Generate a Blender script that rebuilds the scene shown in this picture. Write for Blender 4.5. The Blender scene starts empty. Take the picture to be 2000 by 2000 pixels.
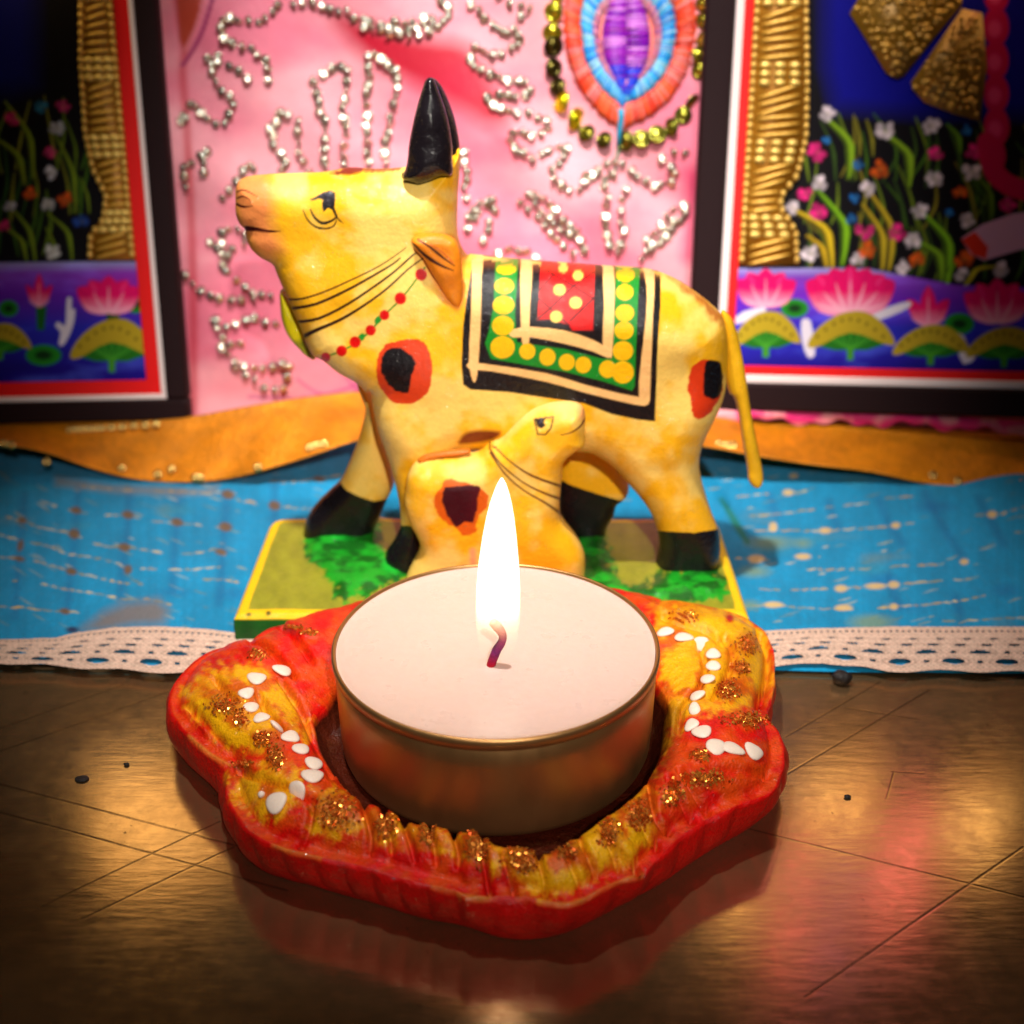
import bpy, math, random
import numpy as np
from mathutils import Matrix, Vector

random.seed(7)
RNG = np.random.default_rng(7)
scene = bpy.context.scene
COL = scene.collection
scene.unit_settings.scale_length = 0.01          # one unit is one centimetre

# ------------------------------------------------------------------ camera
CAMP = np.array([0.193, -12.472, 9.904])
PITCH = math.radians(26.362)
FPX = 2400.0                                     # focal length for a 2000 px wide picture
cam_d = bpy.data.cameras.new('camera')
cam_d.sensor_width = 36.0
cam_d.lens = 36.0 * FPX / 2000.0
cam_d.clip_start, cam_d.clip_end = 0.1, 400.0
cam_d.dof.use_dof = True
cam_d.dof.focus_distance = 14.9
cam_d.dof.aperture_fstop = 0.225
cam = bpy.data.objects.new('camera', cam_d)
cam.location = CAMP
cam.rotation_euler = (math.pi / 2 - PITCH, 0, 0)
COL.objects.link(cam)
scene.camera = cam

# ------------------------------------------------------------------ world and lamps
world = bpy.data.worlds.new('World')
scene.world = world
world.use_nodes = True
bg = world.node_tree.nodes['Background']
bg.inputs['Color'].default_value = (1.0, 0.80, 0.62, 1)
bg.inputs['Strength'].default_value = 0.022

def spot(name, loc, aim, power, size, blend, radius, color):
    l = bpy.data.lights.new(name, 'SPOT')
    l.energy, l.spot_size, l.spot_blend, l.shadow_soft_size, l.color = power, math.radians(size), blend, radius, color
    o = bpy.data.objects.new(name, l)
    o.location = loc
    o.rotation_euler = (Vector(aim) - Vector(loc)).to_track_quat('-Z', 'Y').to_euler()
    COL.objects.link(o)
    return o

spot('ceiling_spot', (-3.0, -1.0, 27), (0.0, 5.0, 2.2), 37000, 42, 1.0, 0.5, (1.0, 0.95, 0.86))
spot('backdrop_spot', (1.5, -3.0, 29), (0.5, 11.4, 6.6), 58000, 35, 1.0, 0.8, (1.0, 0.95, 0.90))
spot('front_spot', (3.5, -22.0, 19), (0.1, 4.5, 3.2), 30000, 33, 1.0, 0.3, (1.0, 0.94, 0.84))

def streak_light(name, loc, aim, w, h, radiance, color):
    """area light added out of view for a coloured streak in the table"""
    l = bpy.data.lights.new(name, 'AREA')
    l.shape, l.size, l.size_y, l.color = 'RECTANGLE', w, h, color
    l.energy = radiance * math.pi * w * h
    o = bpy.data.objects.new(name, l); o.location = loc
    o.rotation_euler = (Vector(aim) - Vector(loc)).to_track_quat('-Z', 'Y').to_euler()
    COL.objects.link(o)
GOLD_L, ROSE_L = (1.0, 0.72, 0.30), (1.0, 0.28, 0.34)
streak_light('added_streak_light', (-8.3, 11.0, 10.0), (-3.5, 0, 0), 2.8, 2.4, 3.0, GOLD_L)
streak_light('added_streak_light', (8.0, 11.0, 9.4), (3.5, 0, 0), 1.7, 1.9, 3.1, GOLD_L)
streak_light('added_streak_light', (9.9, 11.0, 10.6), (4.0, 0, 0), 0.8, 4.6, 3.4, ROSE_L)
streak_light('added_streak_light', (11.5, 11.0, 9.6), (4.5, 0, 0), 1.3, 2.6, 3.4, GOLD_L)
streak_light('added_streak_light', (7.3, 11.0, 12.2), (2.8, -2, 0), 0.6, 4.6, 2.6, ROSE_L)
streak_light('added_streak_light', (8.5, 11.0, 13.0), (3.0, -2, 0), 0.5, 3.6, 1.8, (0.75, 0.3, 0.6))
streak_light('added_streak_light', (5.8, 11.0, 12.2), (2.5, -2, 0), 0.8, 1.6, 4.0, GOLD_L)

scene.view_settings.view_transform = 'Standard'
scene.view_settings.look = 'None'
scene.view_settings.exposure = 0.04
scene.view_settings.gamma = 1.0
scene.view_settings.use_curve_mapping = False
scene.render.resolution_x = scene.render.resolution_y = 1024

# ------------------------------------------------------------------ geometry helpers
CP, SP = math.cos(PITCH), math.sin(PITCH)
def ray(px, py):
    a = (np.asarray(px, float) - 1000) / FPX
    b = (1000 - np.asarray(py, float)) / FPX
    return np.stack([a, CP + b * SP, -SP + b * CP], -1)
def on_y(px, py, y):
    d = ray(px, py); t = (np.asarray(y, float) - CAMP[1]) / d[..., 1]
    return CAMP + d * t[..., None]
def on_z(px, py, z):
    d = ray(px, py); t = (np.asarray(z, float) - CAMP[2]) / d[..., 2]
    return CAMP + d * t[..., None]
def on_plane(px, py, M):
    """local (u, v) on the plane u-v of the 4x4 matrix M"""
    M = np.array(M); o = M[:3, 3]; U = M[:3, 0]; V = M[:3, 1]; N = M[:3, 2]
    d = ray(px, py)
    t = ((o - CAMP) @ N) / (d @ N)
    q = CAMP + d * t[..., None] - o
    return np.stack([q @ U, q @ V], -1)
def proj(P):
    v = np.asarray(P) - CAMP
    dep = v[..., 1] * CP - v[..., 2] * SP
    return 1000 + FPX * v[..., 0] / dep, 1000 - FPX * (v[..., 1] * SP + v[..., 2] * CP) / dep
def depth(P):
    v = np.asarray(P) - CAMP
    return v[..., 1] * CP - v[..., 2] * SP

def crop(ox, oy, s):
    return lambda *p: [(ox + a[0] / s, oy + a[1] / s) + tuple(a[2:]) for a in p]
cA = crop(400, 100, 3.22)
cB = crop(850, 450, 2.76)
cC = crop(550, 750, 2.76)
c4 = crop(300, 1150, 2.76)
c5 = crop(900, 1150, 2.76)
c6 = crop(0, 0, 2.357)
c7 = crop(1300, 0, 2.3)
c8 = crop(340, 0, 1.8577)
d1 = crop(0, 750, 2.76)
d2 = crop(1300, 750, 2.76)
d3 = crop(0, 1250, 2.576)
d4 = crop(1300, 1250, 2.576)
cE = crop(430, 950, 4.83)
m9 = crop(0, 0, 0.966)

def lin(c):
    c = np.asarray(c, float) / 255.0
    return np.where(c <= 0.04045, c / 12.92, ((c + 0.055) / 1.055) ** 2.4)

def cr(pts, n=4, closed=True):
    """Catmull-Rom smoothing of a traced outline"""
    P = np.array([p[:2] for p in pts], float); m = len(P); out = []
    rng = range(m) if closed else range(m - 1)
    for i in rng:
        if closed: a, b, c, d = P[i - 1], P[i], P[(i + 1) % m], P[(i + 2) % m]
        else: a, b, c, d = P[max(i - 1, 0)], P[i], P[i + 1], P[min(i + 2, m - 1)]
        for k in range(n):
            t = k / n
            out.append(0.5 * (2 * b + (c - a) * t + (2 * a - 5 * b + 4 * c - d) * t * t + (3 * b - a - 3 * c + d) * t ** 3))
    if not closed: out.append(P[-1])
    return np.array(out)

def sdpoly(X, Y, P, near=False):
    P = np.asarray(P, float)[:, :2]; n = len(P)
    best = np.full(X.shape, 1e18); inside = np.zeros(X.shape, bool)
    if near: NX = np.zeros(X.shape); NY = np.zeros(X.shape)
    for i in range(n):
        ax, ay = P[i - 1]; bx, by = P[i]
        ex, ey = bx - ax, by - ay; L = ex * ex + ey * ey
        if L < 1e-14: continue
        t = np.clip(((X - ax) * ex + (Y - ay) * ey) / L, 0, 1)
        qx, qy = ax + t * ex, ay + t * ey
        d = (X - qx) ** 2 + (Y - qy) ** 2
        m = d < best
        best = np.where(m, d, best)
        if near: NX = np.where(m, qx, NX); NY = np.where(m, qy, NY)
        if ay != by:
            c = ((ay > Y) != (by > Y)) & (X < ex * (Y - ay) / (by - ay) + ax)
            inside ^= c
    sd = np.sqrt(best) * np.where(inside, -1, 1)
    return (sd, NX, NY) if near else sd

def dist_line(X, Y, pts):
    """distance to an open polyline, and where along it (0..1)"""
    P = np.asarray([p[:2] for p in pts], float); best = np.full(X.shape, 1e18); T = np.zeros(X.shape); m = len(P) - 1
    for i in range(m):
        ax, ay = P[i]; ex, ey = P[i + 1] - P[i]; L = ex * ex + ey * ey + 1e-12
        t = np.clip(((X - ax) * ex + (Y - ay) * ey) / L, 0, 1)
        d = (X - ax - t * ex) ** 2 + (Y - ay - t * ey) ** 2
        k = d < best
        best = np.where(k, d, best); T = np.where(k, (i + t) / m, T)
    return np.sqrt(best), T

def vnoise(x, y, sc, seed=0):
    x = np.asarray(x) * sc + 100.3; y = np.asarray(y) * sc + 77.7
    i = np.floor(x).astype(np.int64); j = np.floor(y).astype(np.int64); fx, fy = x - i, y - j
    def h(a, b):
        n = (a * 374761393 + b * 668265263 + seed * 974711) & 0x7fffffff
        n = ((n ^ (n >> 13)) * 1274126177) & 0x7fffffff
        return ((n ^ (n >> 16)) & 0xffff) / 65535.0
    fx = fx * fx * (3 - 2 * fx); fy = fy * fy * (3 - 2 * fy)
    return (h(i, j) * (1 - fx) + h(i + 1, j) * fx) * (1 - fy) + (h(i, j + 1) * (1 - fx) + h(i + 1, j + 1) * fx) * fy
def fbm(x, y, sc, seed=0, o=4):
    r = 0; a = 0.5; s = 0
    for k in range(o):
        r = r + a * vnoise(x, y, sc * 2 ** k, seed + k); s += a; a *= 0.5
    return r / s
def sstep(a, b, x):
    t = np.clip((x - a) / (b - a), 0, 1); return t * t * (3 - 2 * t)

class Paint:
    """hand painting kept as a colour attribute on the surface's own vertices"""
    def __init__(s, X, Y, base):
        s.X, s.Y = np.asarray(X, float), np.asarray(Y, float)
        s.C = np.empty(s.X.shape + (3,)); s.C[:] = base if isinstance(base, np.ndarray) else lin(base)
    def _sel(s, P, m):
        P = np.asarray([p[:2] for p in P], float); lo, hi = P.min(0) - m, P.max(0) + m
        return np.nonzero((s.X > lo[0]) & (s.X < hi[0]) & (s.Y > lo[1]) & (s.Y < hi[1]))
    def _blend(s, k, a, col):
        c = col(s.X[k], s.Y[k]) if callable(col) else lin(col)
        s.C[k] = s.C[k] * (1 - a[:, None]) + c * a[:, None]
    def poly(s, pts, col, soft=1.8, a=1.0, smooth=0, rag=0, seed=0):
        if smooth: pts = cr(pts, smooth)
        k = s._sel(pts, soft + rag)
        if not len(k[0]): return
        x, y = s.X[k], s.Y[k]
        d = sdpoly(x, y, pts)
        if rag: d = d + rag * 2 * (fbm(x, y, 0.09, seed) - 0.5) * 2
        s._blend(k, a * np.clip(0.5 - d / soft, 0, 1), col)
    def ell(s, cx, cy, rx, ry, col, rot=0, soft=1.8, a=1.0):
        r = max(rx, ry); k = s._sel([(cx - r, cy - r), (cx + r, cy + r)], soft)
        if not len(k[0]): return
        x, y = s.X[k] - cx, s.Y[k] - cy; c, n = math.cos(rot), math.sin(rot)
        u, v = x * c + y * n, -x * n + y * c
        q = np.sqrt((u / rx) ** 2 + (v / ry) ** 2)
        s._blend(k, a * np.clip(0.5 - (q - 1) * min(rx, ry) / soft, 0, 1), col)
    def stroke(s, pts, w, col, soft=1.6, a=1.0, smooth=3):
        """w: full width, or (start, middle, end)"""
        if smooth and len(pts) > 2: pts = cr(pts, smooth, False)
        ws = (w, w, w) if not isinstance(w, tuple) else w
        k = s._sel(pts, max(ws) + soft)
        if not len(k[0]): return
        d, t = dist_line(s.X[k], s.Y[k], pts)
        ww = np.interp(t, (0, 0.5, 1), ws)
        s._blend(k, a * np.clip(0.5 - (d - ww / 2) / soft, 0, 1), col)

# ------------------------------------------------------------------ object helpers
def props(o, label=None, cat=None, group=None, kind=None):
    if label: o['label'] = label
    if cat: o['category'] = cat
    if group: o['group'] = group
    if kind: o['kind'] = kind
    return o
def empty(name, loc, label, cat, group=None):
    o = bpy.data.objects.new(name, None); o.empty_display_size = 0.3
    o.location = loc; COL.objects.link(o)
    return props(o, label, cat, group)
def link(name, me, parent=None, mat=None):
    o = bpy.data.objects.new(name, me); COL.objects.link(o)
    if mat:
        me.materials.append(mat)
    if parent:
        o.parent = parent
        bpy.context.view_layer.update()
        o.matrix_parent_inverse = parent.matrix_world.inverted()
    return o
def make(name, V, F, mat, parent=None, col=None, normals=None, smooth=True, local=False):
    """V: n x 3 points in world space (or local ones); F: faces"""
    V = np.asarray(V, np.float32)
    me = bpy.data.meshes.new(name)
    if isinstance(F, np.ndarray):
        n, k = F.shape
        me.vertices.add(len(V)); me.vertices.foreach_set('co', V.ravel())
        me.loops.add(n * k); me.loops.foreach_set('vertex_index', F.astype(np.int32).ravel())
        me.polygons.add(n); me.polygons.foreach_set('loop_start', np.arange(0, n * k, k, dtype=np.int32))
        me.update(calc_edges=True)
    else:
        me.from_pydata(V.tolist(), [], F)
    me.validate()
    me.polygons.foreach_set('use_smooth', np.full(len(me.polygons), smooth))
    if col is not None:
        c = np.ones((len(V), 4), np.float32); c[:, :3] = col
        at = me.color_attributes.new('Col', 'FLOAT_COLOR', 'POINT'); at.data.foreach_set('color', c.ravel())
    if normals is not None:
        me.normals_split_custom_set_from_vertices(np.asarray(normals, np.float32).tolist())
    me.update()
    o = bpy.data.objects.new(name, me); COL.objects.link(o); me.materials.append(mat)
    if parent:
        o.parent = parent
        if not local:
            bpy.context.view_layer.update()
            o.matrix_parent_inverse = parent.matrix_world.inverted()
    return o
def grid_faces(nr, nc, wrap=False):
    i = np.arange(nr - 1)[:, None]; j = np.arange(nc if wrap else nc - 1)[None, :]
    a = i * nc + j; b = i * nc + (j + 1) % nc
    return np.stack([a, b, b + nc, a + nc], -1).reshape(-1, 4)
def box_vf(x0, x1, y0, y1, z0, z1, bev=0.0):
    """a box with chamfered long edges"""
    b = bev
    pts = [(x0 + b, y0), (x1 - b, y0), (x1, y0 + b), (x1, y1 - b), (x1 - b, y1), (x0 + b, y1), (x0, y1 - b), (x0, y0 + b)] if b else [(x0, y0), (x1, y0), (x1, y1), (x0, y1)]
    n = len(pts); V = []; cx, cy = (x0 + x1) / 2, (y0 + y1) / 2
    lv = [(z0, b), (z0 + b, 0), (z1 - b, 0), (z1, b)] if b else [(z0, 0), (z1, 0)]
    for z, s in lv:
        for x, y in pts:
            V.append((x + (s if x < cx else -s) * (1 if s else 0), y + (s if y < cy else -s) * (1 if s else 0), z))
    F = []
    for r in range(len(lv) - 1):
        for k in range(n):
            F.append([r * n + k, r * n + (k + 1) % n, (r + 1) * n + (k + 1) % n, (r + 1) * n + k])
    F.append(list(range(n))[::-1]); F.append([(len(lv) - 1) * n + k for k in range(n)])
    return V, F
class MB:
    """gathers many small pieces into one mesh"""
    def __init__(s): s.V = []; s.F = []; s.C = []
    def add(s, V, F, c=None):
        o = len(s.V); s.V += [tuple(v) for v in V]; s.F += [[i + o for i in f] for f in F]
        s.C += [tuple(c if c is not None else (1, 1, 1))] * len(V)
    def build(s, name, mat, parent=None, smooth=True, local=False, col=True):
        return make(name, s.V, s.F, mat, parent, np.array(s.C) if col else None, smooth=smooth, local=local)
def ellipsoid(c, ax, nu=12, nv=7):
    """ax: three axis vectors"""
    c = np.asarray(c, float); A = np.asarray(ax, float); V = [c - A[2]]
    for i in range(1, nv):
        p = -math.pi / 2 + math.pi * i / nv
        for j in range(nu):
            t = 2 * math.pi * j / nu
            V.append(c + math.cos(p) * (math.cos(t) * A[0] + math.sin(t) * A[1]) + math.sin(p) * A[2])
    V.append(c + A[2]); F = []
    for j in range(nu):
        F.append([0, 1 + (j + 1) % nu, 1 + j])
        for i in range(nv - 2):
            a = 1 + i * nu + j; b = 1 + i * nu + (j + 1) % nu
            F.append([a, b, b + nu, a + nu])
        F.append([1 + (nv - 2) * nu + j, 1 + (nv - 2) * nu + (j + 1) % nu, len(V) - 1])
    return V, F
def torus(c, U, W, N, R, r, nu=12, nv=5):
    c = np.asarray(c, float); V = []
    for i in range(nu):
        t = 2 * math.pi * i / nu; e = math.cos(t) * U + math.sin(t) * W
        for j in range(nv):
            p = 2 * math.pi * j / nv
            V.append(c + e * (R + r * math.cos(p)) + N * (r * 0.7 * math.sin(p)))
    F = [[i * nv + j, ((i + 1) % nu) * nv + j, ((i + 1) % nu) * nv + (j + 1) % nv, i * nv + (j + 1) % nv] for i in range(nu) for j in range(nv)]
    return V, F
def tube(pts, rad, n=10):
    P = np.asarray(pts, float); V = []; m = len(P)
    for i in range(m):
        d = P[min(i + 1, m - 1)] - P[max(i - 1, 0)]; d = d / np.linalg.norm(d)
        a = np.cross(d, [0, 1, 0.3]); a /= np.linalg.norm(a); b = np.cross(d, a)
        r = rad[i] if hasattr(rad, '__len__') else rad
        for j in range(n):
            t = 2 * math.pi * j / n
            V.append(P[i] + r * (math.cos(t) * a + math.sin(t) * b))
    F = [[i * n + j, i * n + (j + 1) % n, (i + 1) * n + (j + 1) % n, (i + 1) * n + j] for i in range(m - 1) for j in range(n)]
    F.append(list(range(n))[::-1]); F.append([(m - 1) * n + j for j in range(n)])
    return V, F
def lathe(prof, n=128, c=(0, 0)):
    V = []; 
    for r, z in prof:
        for j in range(n):
            t = 2 * math.pi * j / n
            V.append((c[0] + r * math.cos(t), c[1] + r * math.sin(t), z))
    F = [[i * n + j, i * n + (j + 1) % n, (i + 1) * n + (j + 1) % n, (i + 1) * n + j] for i in range(len(prof) - 1) for j in range(n)]
    return V, F

# ------------------------------------------------------------------ materials
def mat_new(name):
    m = bpy.data.materials.new(name); m.use_nodes = True
    nt = m.node_tree; return m, nt, nt.nodes['Principled BSDF']
def nd(nt, t, **kw):
    n = nt.nodes.new(t)
    for k, v in kw.items():
        if k in n.inputs: n.inputs[k].default_value = v
        else: setattr(n, k, v)
    return n
def paint_mat(name, rough=0.35, spec=0.5, bump=0.1, bscale=8.0, vary=0.12, coat=0.0, metal=0.0, stretch=(1, 1, 1), fine=60.0, attr=True, color=(1, 1, 1), rvar=0.1, sheen=0.0, sss=0.0, bdist=0.05):
    m, nt, b = mat_new(name); L = nt.links
    tc = nd(nt, 'ShaderNodeTexCoord'); mp = nd(nt, 'ShaderNodeMapping'); mp.inputs['Scale'].default_value = stretch
    L.new(tc.outputs['Object'], mp.inputs['Vector'])
    n1 = nd(nt, 'ShaderNodeTexNoise', Scale=bscale, Detail=5.0); n2 = nd(nt, 'ShaderNodeTexNoise', Scale=fine, Detail=3.0)
    L.new(mp.outputs['Vector'], n1.inputs['Vector']); L.new(mp.outputs['Vector'], n2.inputs['Vector'])
    mx = nd(nt, 'ShaderNodeMix', data_type='RGBA', blend_type='MULTIPLY')
    if attr:
        at = nd(nt, 'ShaderNodeAttribute', attribute_name='Col'); L.new(at.outputs['Color'], mx.inputs['A'])
    else: mx.inputs['A'].default_value = tuple(color) + (1,)
    rp = nd(nt, 'ShaderNodeMapRange'); rp.inputs['From Min'].default_value = 0.3; rp.inputs['From Max'].default_value = 0.7
    rp.inputs['To Min'].default_value = 1 - vary; rp.inputs['To Max'].default_value = 1 + vary * 0.4
    L.new(n2.outputs['Fac'], rp.inputs['Value'])
    mx.inputs['Factor'].default_value = 1.0; L.new(rp.outputs['Result'], mx.inputs['B'])
    L.new(mx.outputs['Result'], b.inputs['Base Color'])
    rr = nd(nt, 'ShaderNodeMapRange'); rr.inputs['To Min'].default_value = max(rough - rvar, 0.02); rr.inputs['To Max'].default_value = rough + rvar
    L.new(n1.outputs['Fac'], rr.inputs['Value']); L.new(rr.outputs['Result'], b.inputs['Roughness'])
    b.inputs['Specular IOR Level'].default_value = spec
    b.inputs['Metallic'].default_value = metal
    b.inputs['Coat Weight'].default_value = coat; b.inputs['Coat Roughness'].default_value = 0.07
    b.inputs['Sheen Weight'].default_value = sheen
    if sss:
        b.inputs['Subsurface Weight'].default_value = sss; b.inputs['Subsurface Radius'].default_value = (0.5, 0.3, 0.2); b.inputs['Subsurface Scale'].default_value = 0.5
    ad = nd(nt, 'ShaderNodeMath', operation='MULTIPLY_ADD'); ad.inputs[1].default_value = 0.35
    L.new(n2.outputs['Fac'], ad.inputs[0]); L.new(n1.outputs['Fac'], ad.inputs[2])
    bp = nd(nt, 'ShaderNodeBump', Strength=bump, Distance=bdist)
    L.new(ad.outputs[0], bp.inputs['Height']); L.new(bp.outputs['Normal'], b.inputs['Normal'])
    if coat:
        n3 = nd(nt, 'ShaderNodeTexNoise', Scale=13.0, Detail=2.5); L.new(tc.outputs['Object'], n3.inputs['Vector'])
        b2 = nd(nt, 'ShaderNodeBump', Strength=0.9, Distance=0.05); L.new(n3.outputs['Fac'], b2.inputs['Height']); L.new(bp.outputs['Normal'], b2.inputs['Normal']); L.new(b2.outputs['Normal'], b.inputs['Coat Normal'])
    return m

M_figure = paint_mat('varnished_paint', 0.5, 0.2, 0.2, 5.0, 0.06, 0.35, fine=20)
M_black = paint_mat('glossy_black_paint', 0.25, 0.3, 0.35, 4.0, 0.1, 0.25, attr=False, color=(0.007, 0.005, 0.007), fine=25)
M_plate = paint_mat('lacquered_clay', 0.42, 0.25, 0.7, 7.0, 0.2, 0.3, fine=35)
M_white = paint_mat('white_paint_drop', 0.45, 0.3, 0.15, 10, 0.05, attr=False, color=(0.84, 0.66, 0.56), sss=0.15)
M_glit = paint_mat('gold_glitter', 0.22, 0.5, 0.0, 20, 0.1, metal=0.75)
M_art = paint_mat('printed_picture', 0.55, 0.15, 0.08, 20, 0.08)
M_gold = paint_mat('gold_relief', 0.36, 0.5, 0.2, 20, 0.2, metal=0.3)
M_frame = paint_mat('dark_frame_wood', 0.6, 0.1, 0.15, 10, 0.25, attr=False, color=(0.016, 0.006, 0.007), stretch=(1, 6, 1))
M_red = paint_mat('red_card', 0.5, 0.3, 0.05, 20, 0.05, attr=False, color=(0.80, 0.004, 0.004))
M_cream = paint_mat('white_card', 0.5, 0.3, 0.05, 20, 0.05, attr=False, color=(0.86, 0.70, 0.68))
M_pink = paint_mat('pink_satin_cloth', 0.5, 0.4, 0.25, 3.0, 0.06, sheen=0.2, fine=90, stretch=(1, 4, 1))
M_silver = paint_mat('silver_sequin', 0.22, 0.5, 0.1, 20, 0.1, metal=0.95)
M_thread = paint_mat('silk_thread', 0.45, 0.5, 0.1, 20, 0.1)
M_goldcloth = paint_mat('gold_tissue_cloth', 0.45, 0.5, 0.7, 14.0, 0.35, metal=0.4, fine=45, stretch=(1, 1, 1))
M_blue = paint_mat('blue_cotton_cloth', 0.75, 0.2, 0.6, 5.0, 0.22, fine=45, stretch=(2.6, 1, 1), sheen=0.1)
M_lace = paint_mat('cotton_lace', 0.8, 0.2, 0.6, 14, 0.2, fine=60)
M_wick = paint_mat('burning_wick', 0.7, 0.2, 0.6, 20, 0.2)
M_crumb = paint_mat('charred_crumb', 0.5, 0.4, 0.6, 12, 0.3, attr=False, color=(0.012, 0.008, 0.008))
M_wax = paint_mat('pale_wax', 0.3, 0.5, 0.12, 3.0, 0.03, attr=False, color=(0.66, 0.46, 0.405), sss=0.35, fine=12)

def tin_material():
    m, nt, b = mat_new('aluminium_cup'); L = nt.links
    tc = nd(nt, 'ShaderNodeTexCoord'); mp = nd(nt, 'ShaderNodeMapping'); mp.inputs['Scale'].default_value = (1, 1, 0.35)
    L.new(tc.outputs['Object'], mp.inputs['Vector'])
    n = nd(nt, 'ShaderNodeTexNoise', Scale=5.0, Detail=6.0); L.new(mp.outputs['Vector'], n.inputs['Vector'])
    b.inputs['Base Color'].default_value = (0.46, 0.24, 0.09, 1); b.inputs['Metallic'].default_value = 0.9
    r = nd(nt, 'ShaderNodeMapRange'); r.inputs['To Min'].default_value = 0.32; r.inputs['To Max'].default_value = 0.5
    L.new(n.outputs['Fac'], r.inputs['Value']); L.new(r.outputs['Result'], b.inputs['Roughness'])
    bp = nd(nt, 'ShaderNodeBump', Strength=0.15, Distance=0.03); L.new(n.outputs['Fac'], bp.inputs['Height']); L.new(bp.outputs['Normal'], b.inputs['Normal'])
    return m
M_tin = tin_material()

# ------------------------------------------------------------------ the metal table top
def table_material():
    m, nt, b = mat_new('scratched_steel'); L = nt.links
    tc = nd(nt, 'ShaderNodeTexCoord')
    mp = nd(nt, 'ShaderNodeMapping'); mp.inputs['Scale'].default_value = (2.2, 9, 1); L.new(tc.outputs['Object'], mp.inputs['Vector'])
    br = nd(nt, 'ShaderNodeTexNoise', Scale=1.0, Detail=6.0); L.new(mp.outputs['Vector'], br.inputs['Vector'])
    bl = nd(nt, 'ShaderNodeTexNoise', Scale=0.5, Detail=4.0); L.new(tc.outputs['Object'], bl.inputs['Vector'])
    sp = nd(nt, 'ShaderNodeTexNoise', Scale=9.0, Detail=3.0); L.new(tc.outputs['Object'], sp.inputs['Vector'])
    sep = nd(nt, 'ShaderNodeSeparateXYZ'); L.new(tc.outputs['Object'], sep.inputs[0])
    def mth(op, a, c=None, d=None):
        n = nd(nt, 'ShaderNodeMath', operation=op)
        for k, v in enumerate((a, c, d)):
            if v is None: continue
            if isinstance(v, (int, float)): n.inputs[k].default_value = v
            else: L.new(v, n.inputs[k])
        return n.outputs[0]
    lines = [(d3((0, 445), (620, 225)), .012), (d3((0, 560), (850, 258)), .014), (d3((-60, 710), (1190, 1035)), .014), (d3((-60, 850), (1450, 1262)), .014),
             (d3((200, 1345), (1110, 910)), .012), (d3((400, 1410), (1180, 1040)), .014), (d4((600, 490), (1080, 210)), .012), (d4((600, 680), (1330, 250)), .014),
             (d4((420, 950), (1860, 1310)), .013), (d4((700, 1800), (1803, 1040)), .013), (d4((1110, 800), (1150, 660)), .012), (d4((1130, 660), (1300, 672)), .012), (d4((900, 340), (1280, 400)), .012)]
    tot = None
    for (pp, w) in lines:
        a, c = [on_z(p[0], p[1], 0.0)[:2] for p in pp]
        e = c - a; ln = float(np.hypot(*e)); e = e / ln
        dx = mth('SUBTRACT', sep.outputs['X'], float(a[0])); dy = mth('SUBTRACT', sep.outputs['Y'], float(a[1]))
        along = mth('ADD', mth('MULTIPLY', dx, float(e[0])), mth('MULTIPLY', dy, float(e[1])))
        acr = mth('ABSOLUTE', mth('ADD', mth('MULTIPLY', dx, float(-e[1])), mth('MULTIPLY', dy, float(e[0]))))
        k = mth('SUBTRACT', 1.0, mth('DIVIDE', acr, w * 1.7)); k = mth('MAXIMUM', k, 0.0)
        k = mth('MULTIPLY', k, mth('MULTIPLY', mth('GREATER_THAN', along, 0.0), mth('LESS_THAN', along, ln)))
        tot = k if tot is None else mth('MAXIMUM', tot, k)
    tot = mth('MINIMUM', mth('MULTIPLY', mth('MULTIPLY', tot, 1.4), mth('MINIMUM', mth('MULTIPLY', bl.outputs['Fac'], mth('ADD', sp.outputs['Fac'], 0.75)), 1.0)), 1.0)
    spot_ = nd(nt, 'ShaderNodeMapRange'); spot_.inputs['From Min'].default_value = 0.69; spot_.inputs['From Max'].default_value = 0.76
    L.new(sp.outputs['Fac'], spot_.inputs['Value'])
    dark = mth('MAXIMUM', mth('MULTIPLY', tot, 0.75), mth('MULTIPLY', spot_.outputs['Result'], 0.6))
    ramp = nd(nt, 'ShaderNodeValToRGB'); L.new(bl.outputs['Fac'], ramp.inputs['Fac'])
    ramp.color_ramp.elements[0].position = 0.2; ramp.color_ramp.elements[0].color = (0.41, 0.22, 0.095, 1)
    ramp.color_ramp.elements[1].position = 0.8; ramp.color_ramp.elements[1].color = (0.56, 0.35, 0.18, 1)
    mx = nd(nt, 'ShaderNodeMix', data_type='RGBA'); L.new(dark, mx.inputs['Factor'])
    L.new(ramp.outputs['Color'], mx.inputs['A']); mx.inputs['B'].default_value = (0.045, 0.02, 0.01, 1)
    L.new(mx.outputs['Result'], b.inputs['Base Color'])
    b.inputs['Metallic'].default_value = 0.86
    rr = nd(nt, 'ShaderNodeMapRange'); rr.inputs['To Min'].default_value = 0.15; rr.inputs['To Max'].default_value = 0.235
    sm = nd(nt, 'ShaderNodeTexNoise', Scale=3.5, Detail=9.0, Roughness=0.7); L.new(tc.outputs['Object'], sm.inputs['Vector'])
    rr.inputs['From Min'].default_value = 0.35; rr.inputs['From Max'].default_value = 0.7
    L.new(sm.outputs['Fac'], rr.inputs['Value']); L.new(rr.outputs['Result'], b.inputs['Roughness'])
    h = mth('SUBTRACT', br.outputs['Fac'], mth('MULTIPLY', tot, 0.4))
    bp = nd(nt, 'ShaderNodeBump', Strength=0.065, Distance=0.03); L.new(h, bp.inputs['Height']); L.new(bp.outputs['Normal'], b.inputs['Normal'])
    return m
V, F = box_vf(-30, 30, -24, 20, -1.0, 0.0)
props(make('table_top', V, F, table_material(), smooth=False), kind='structure')

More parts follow.
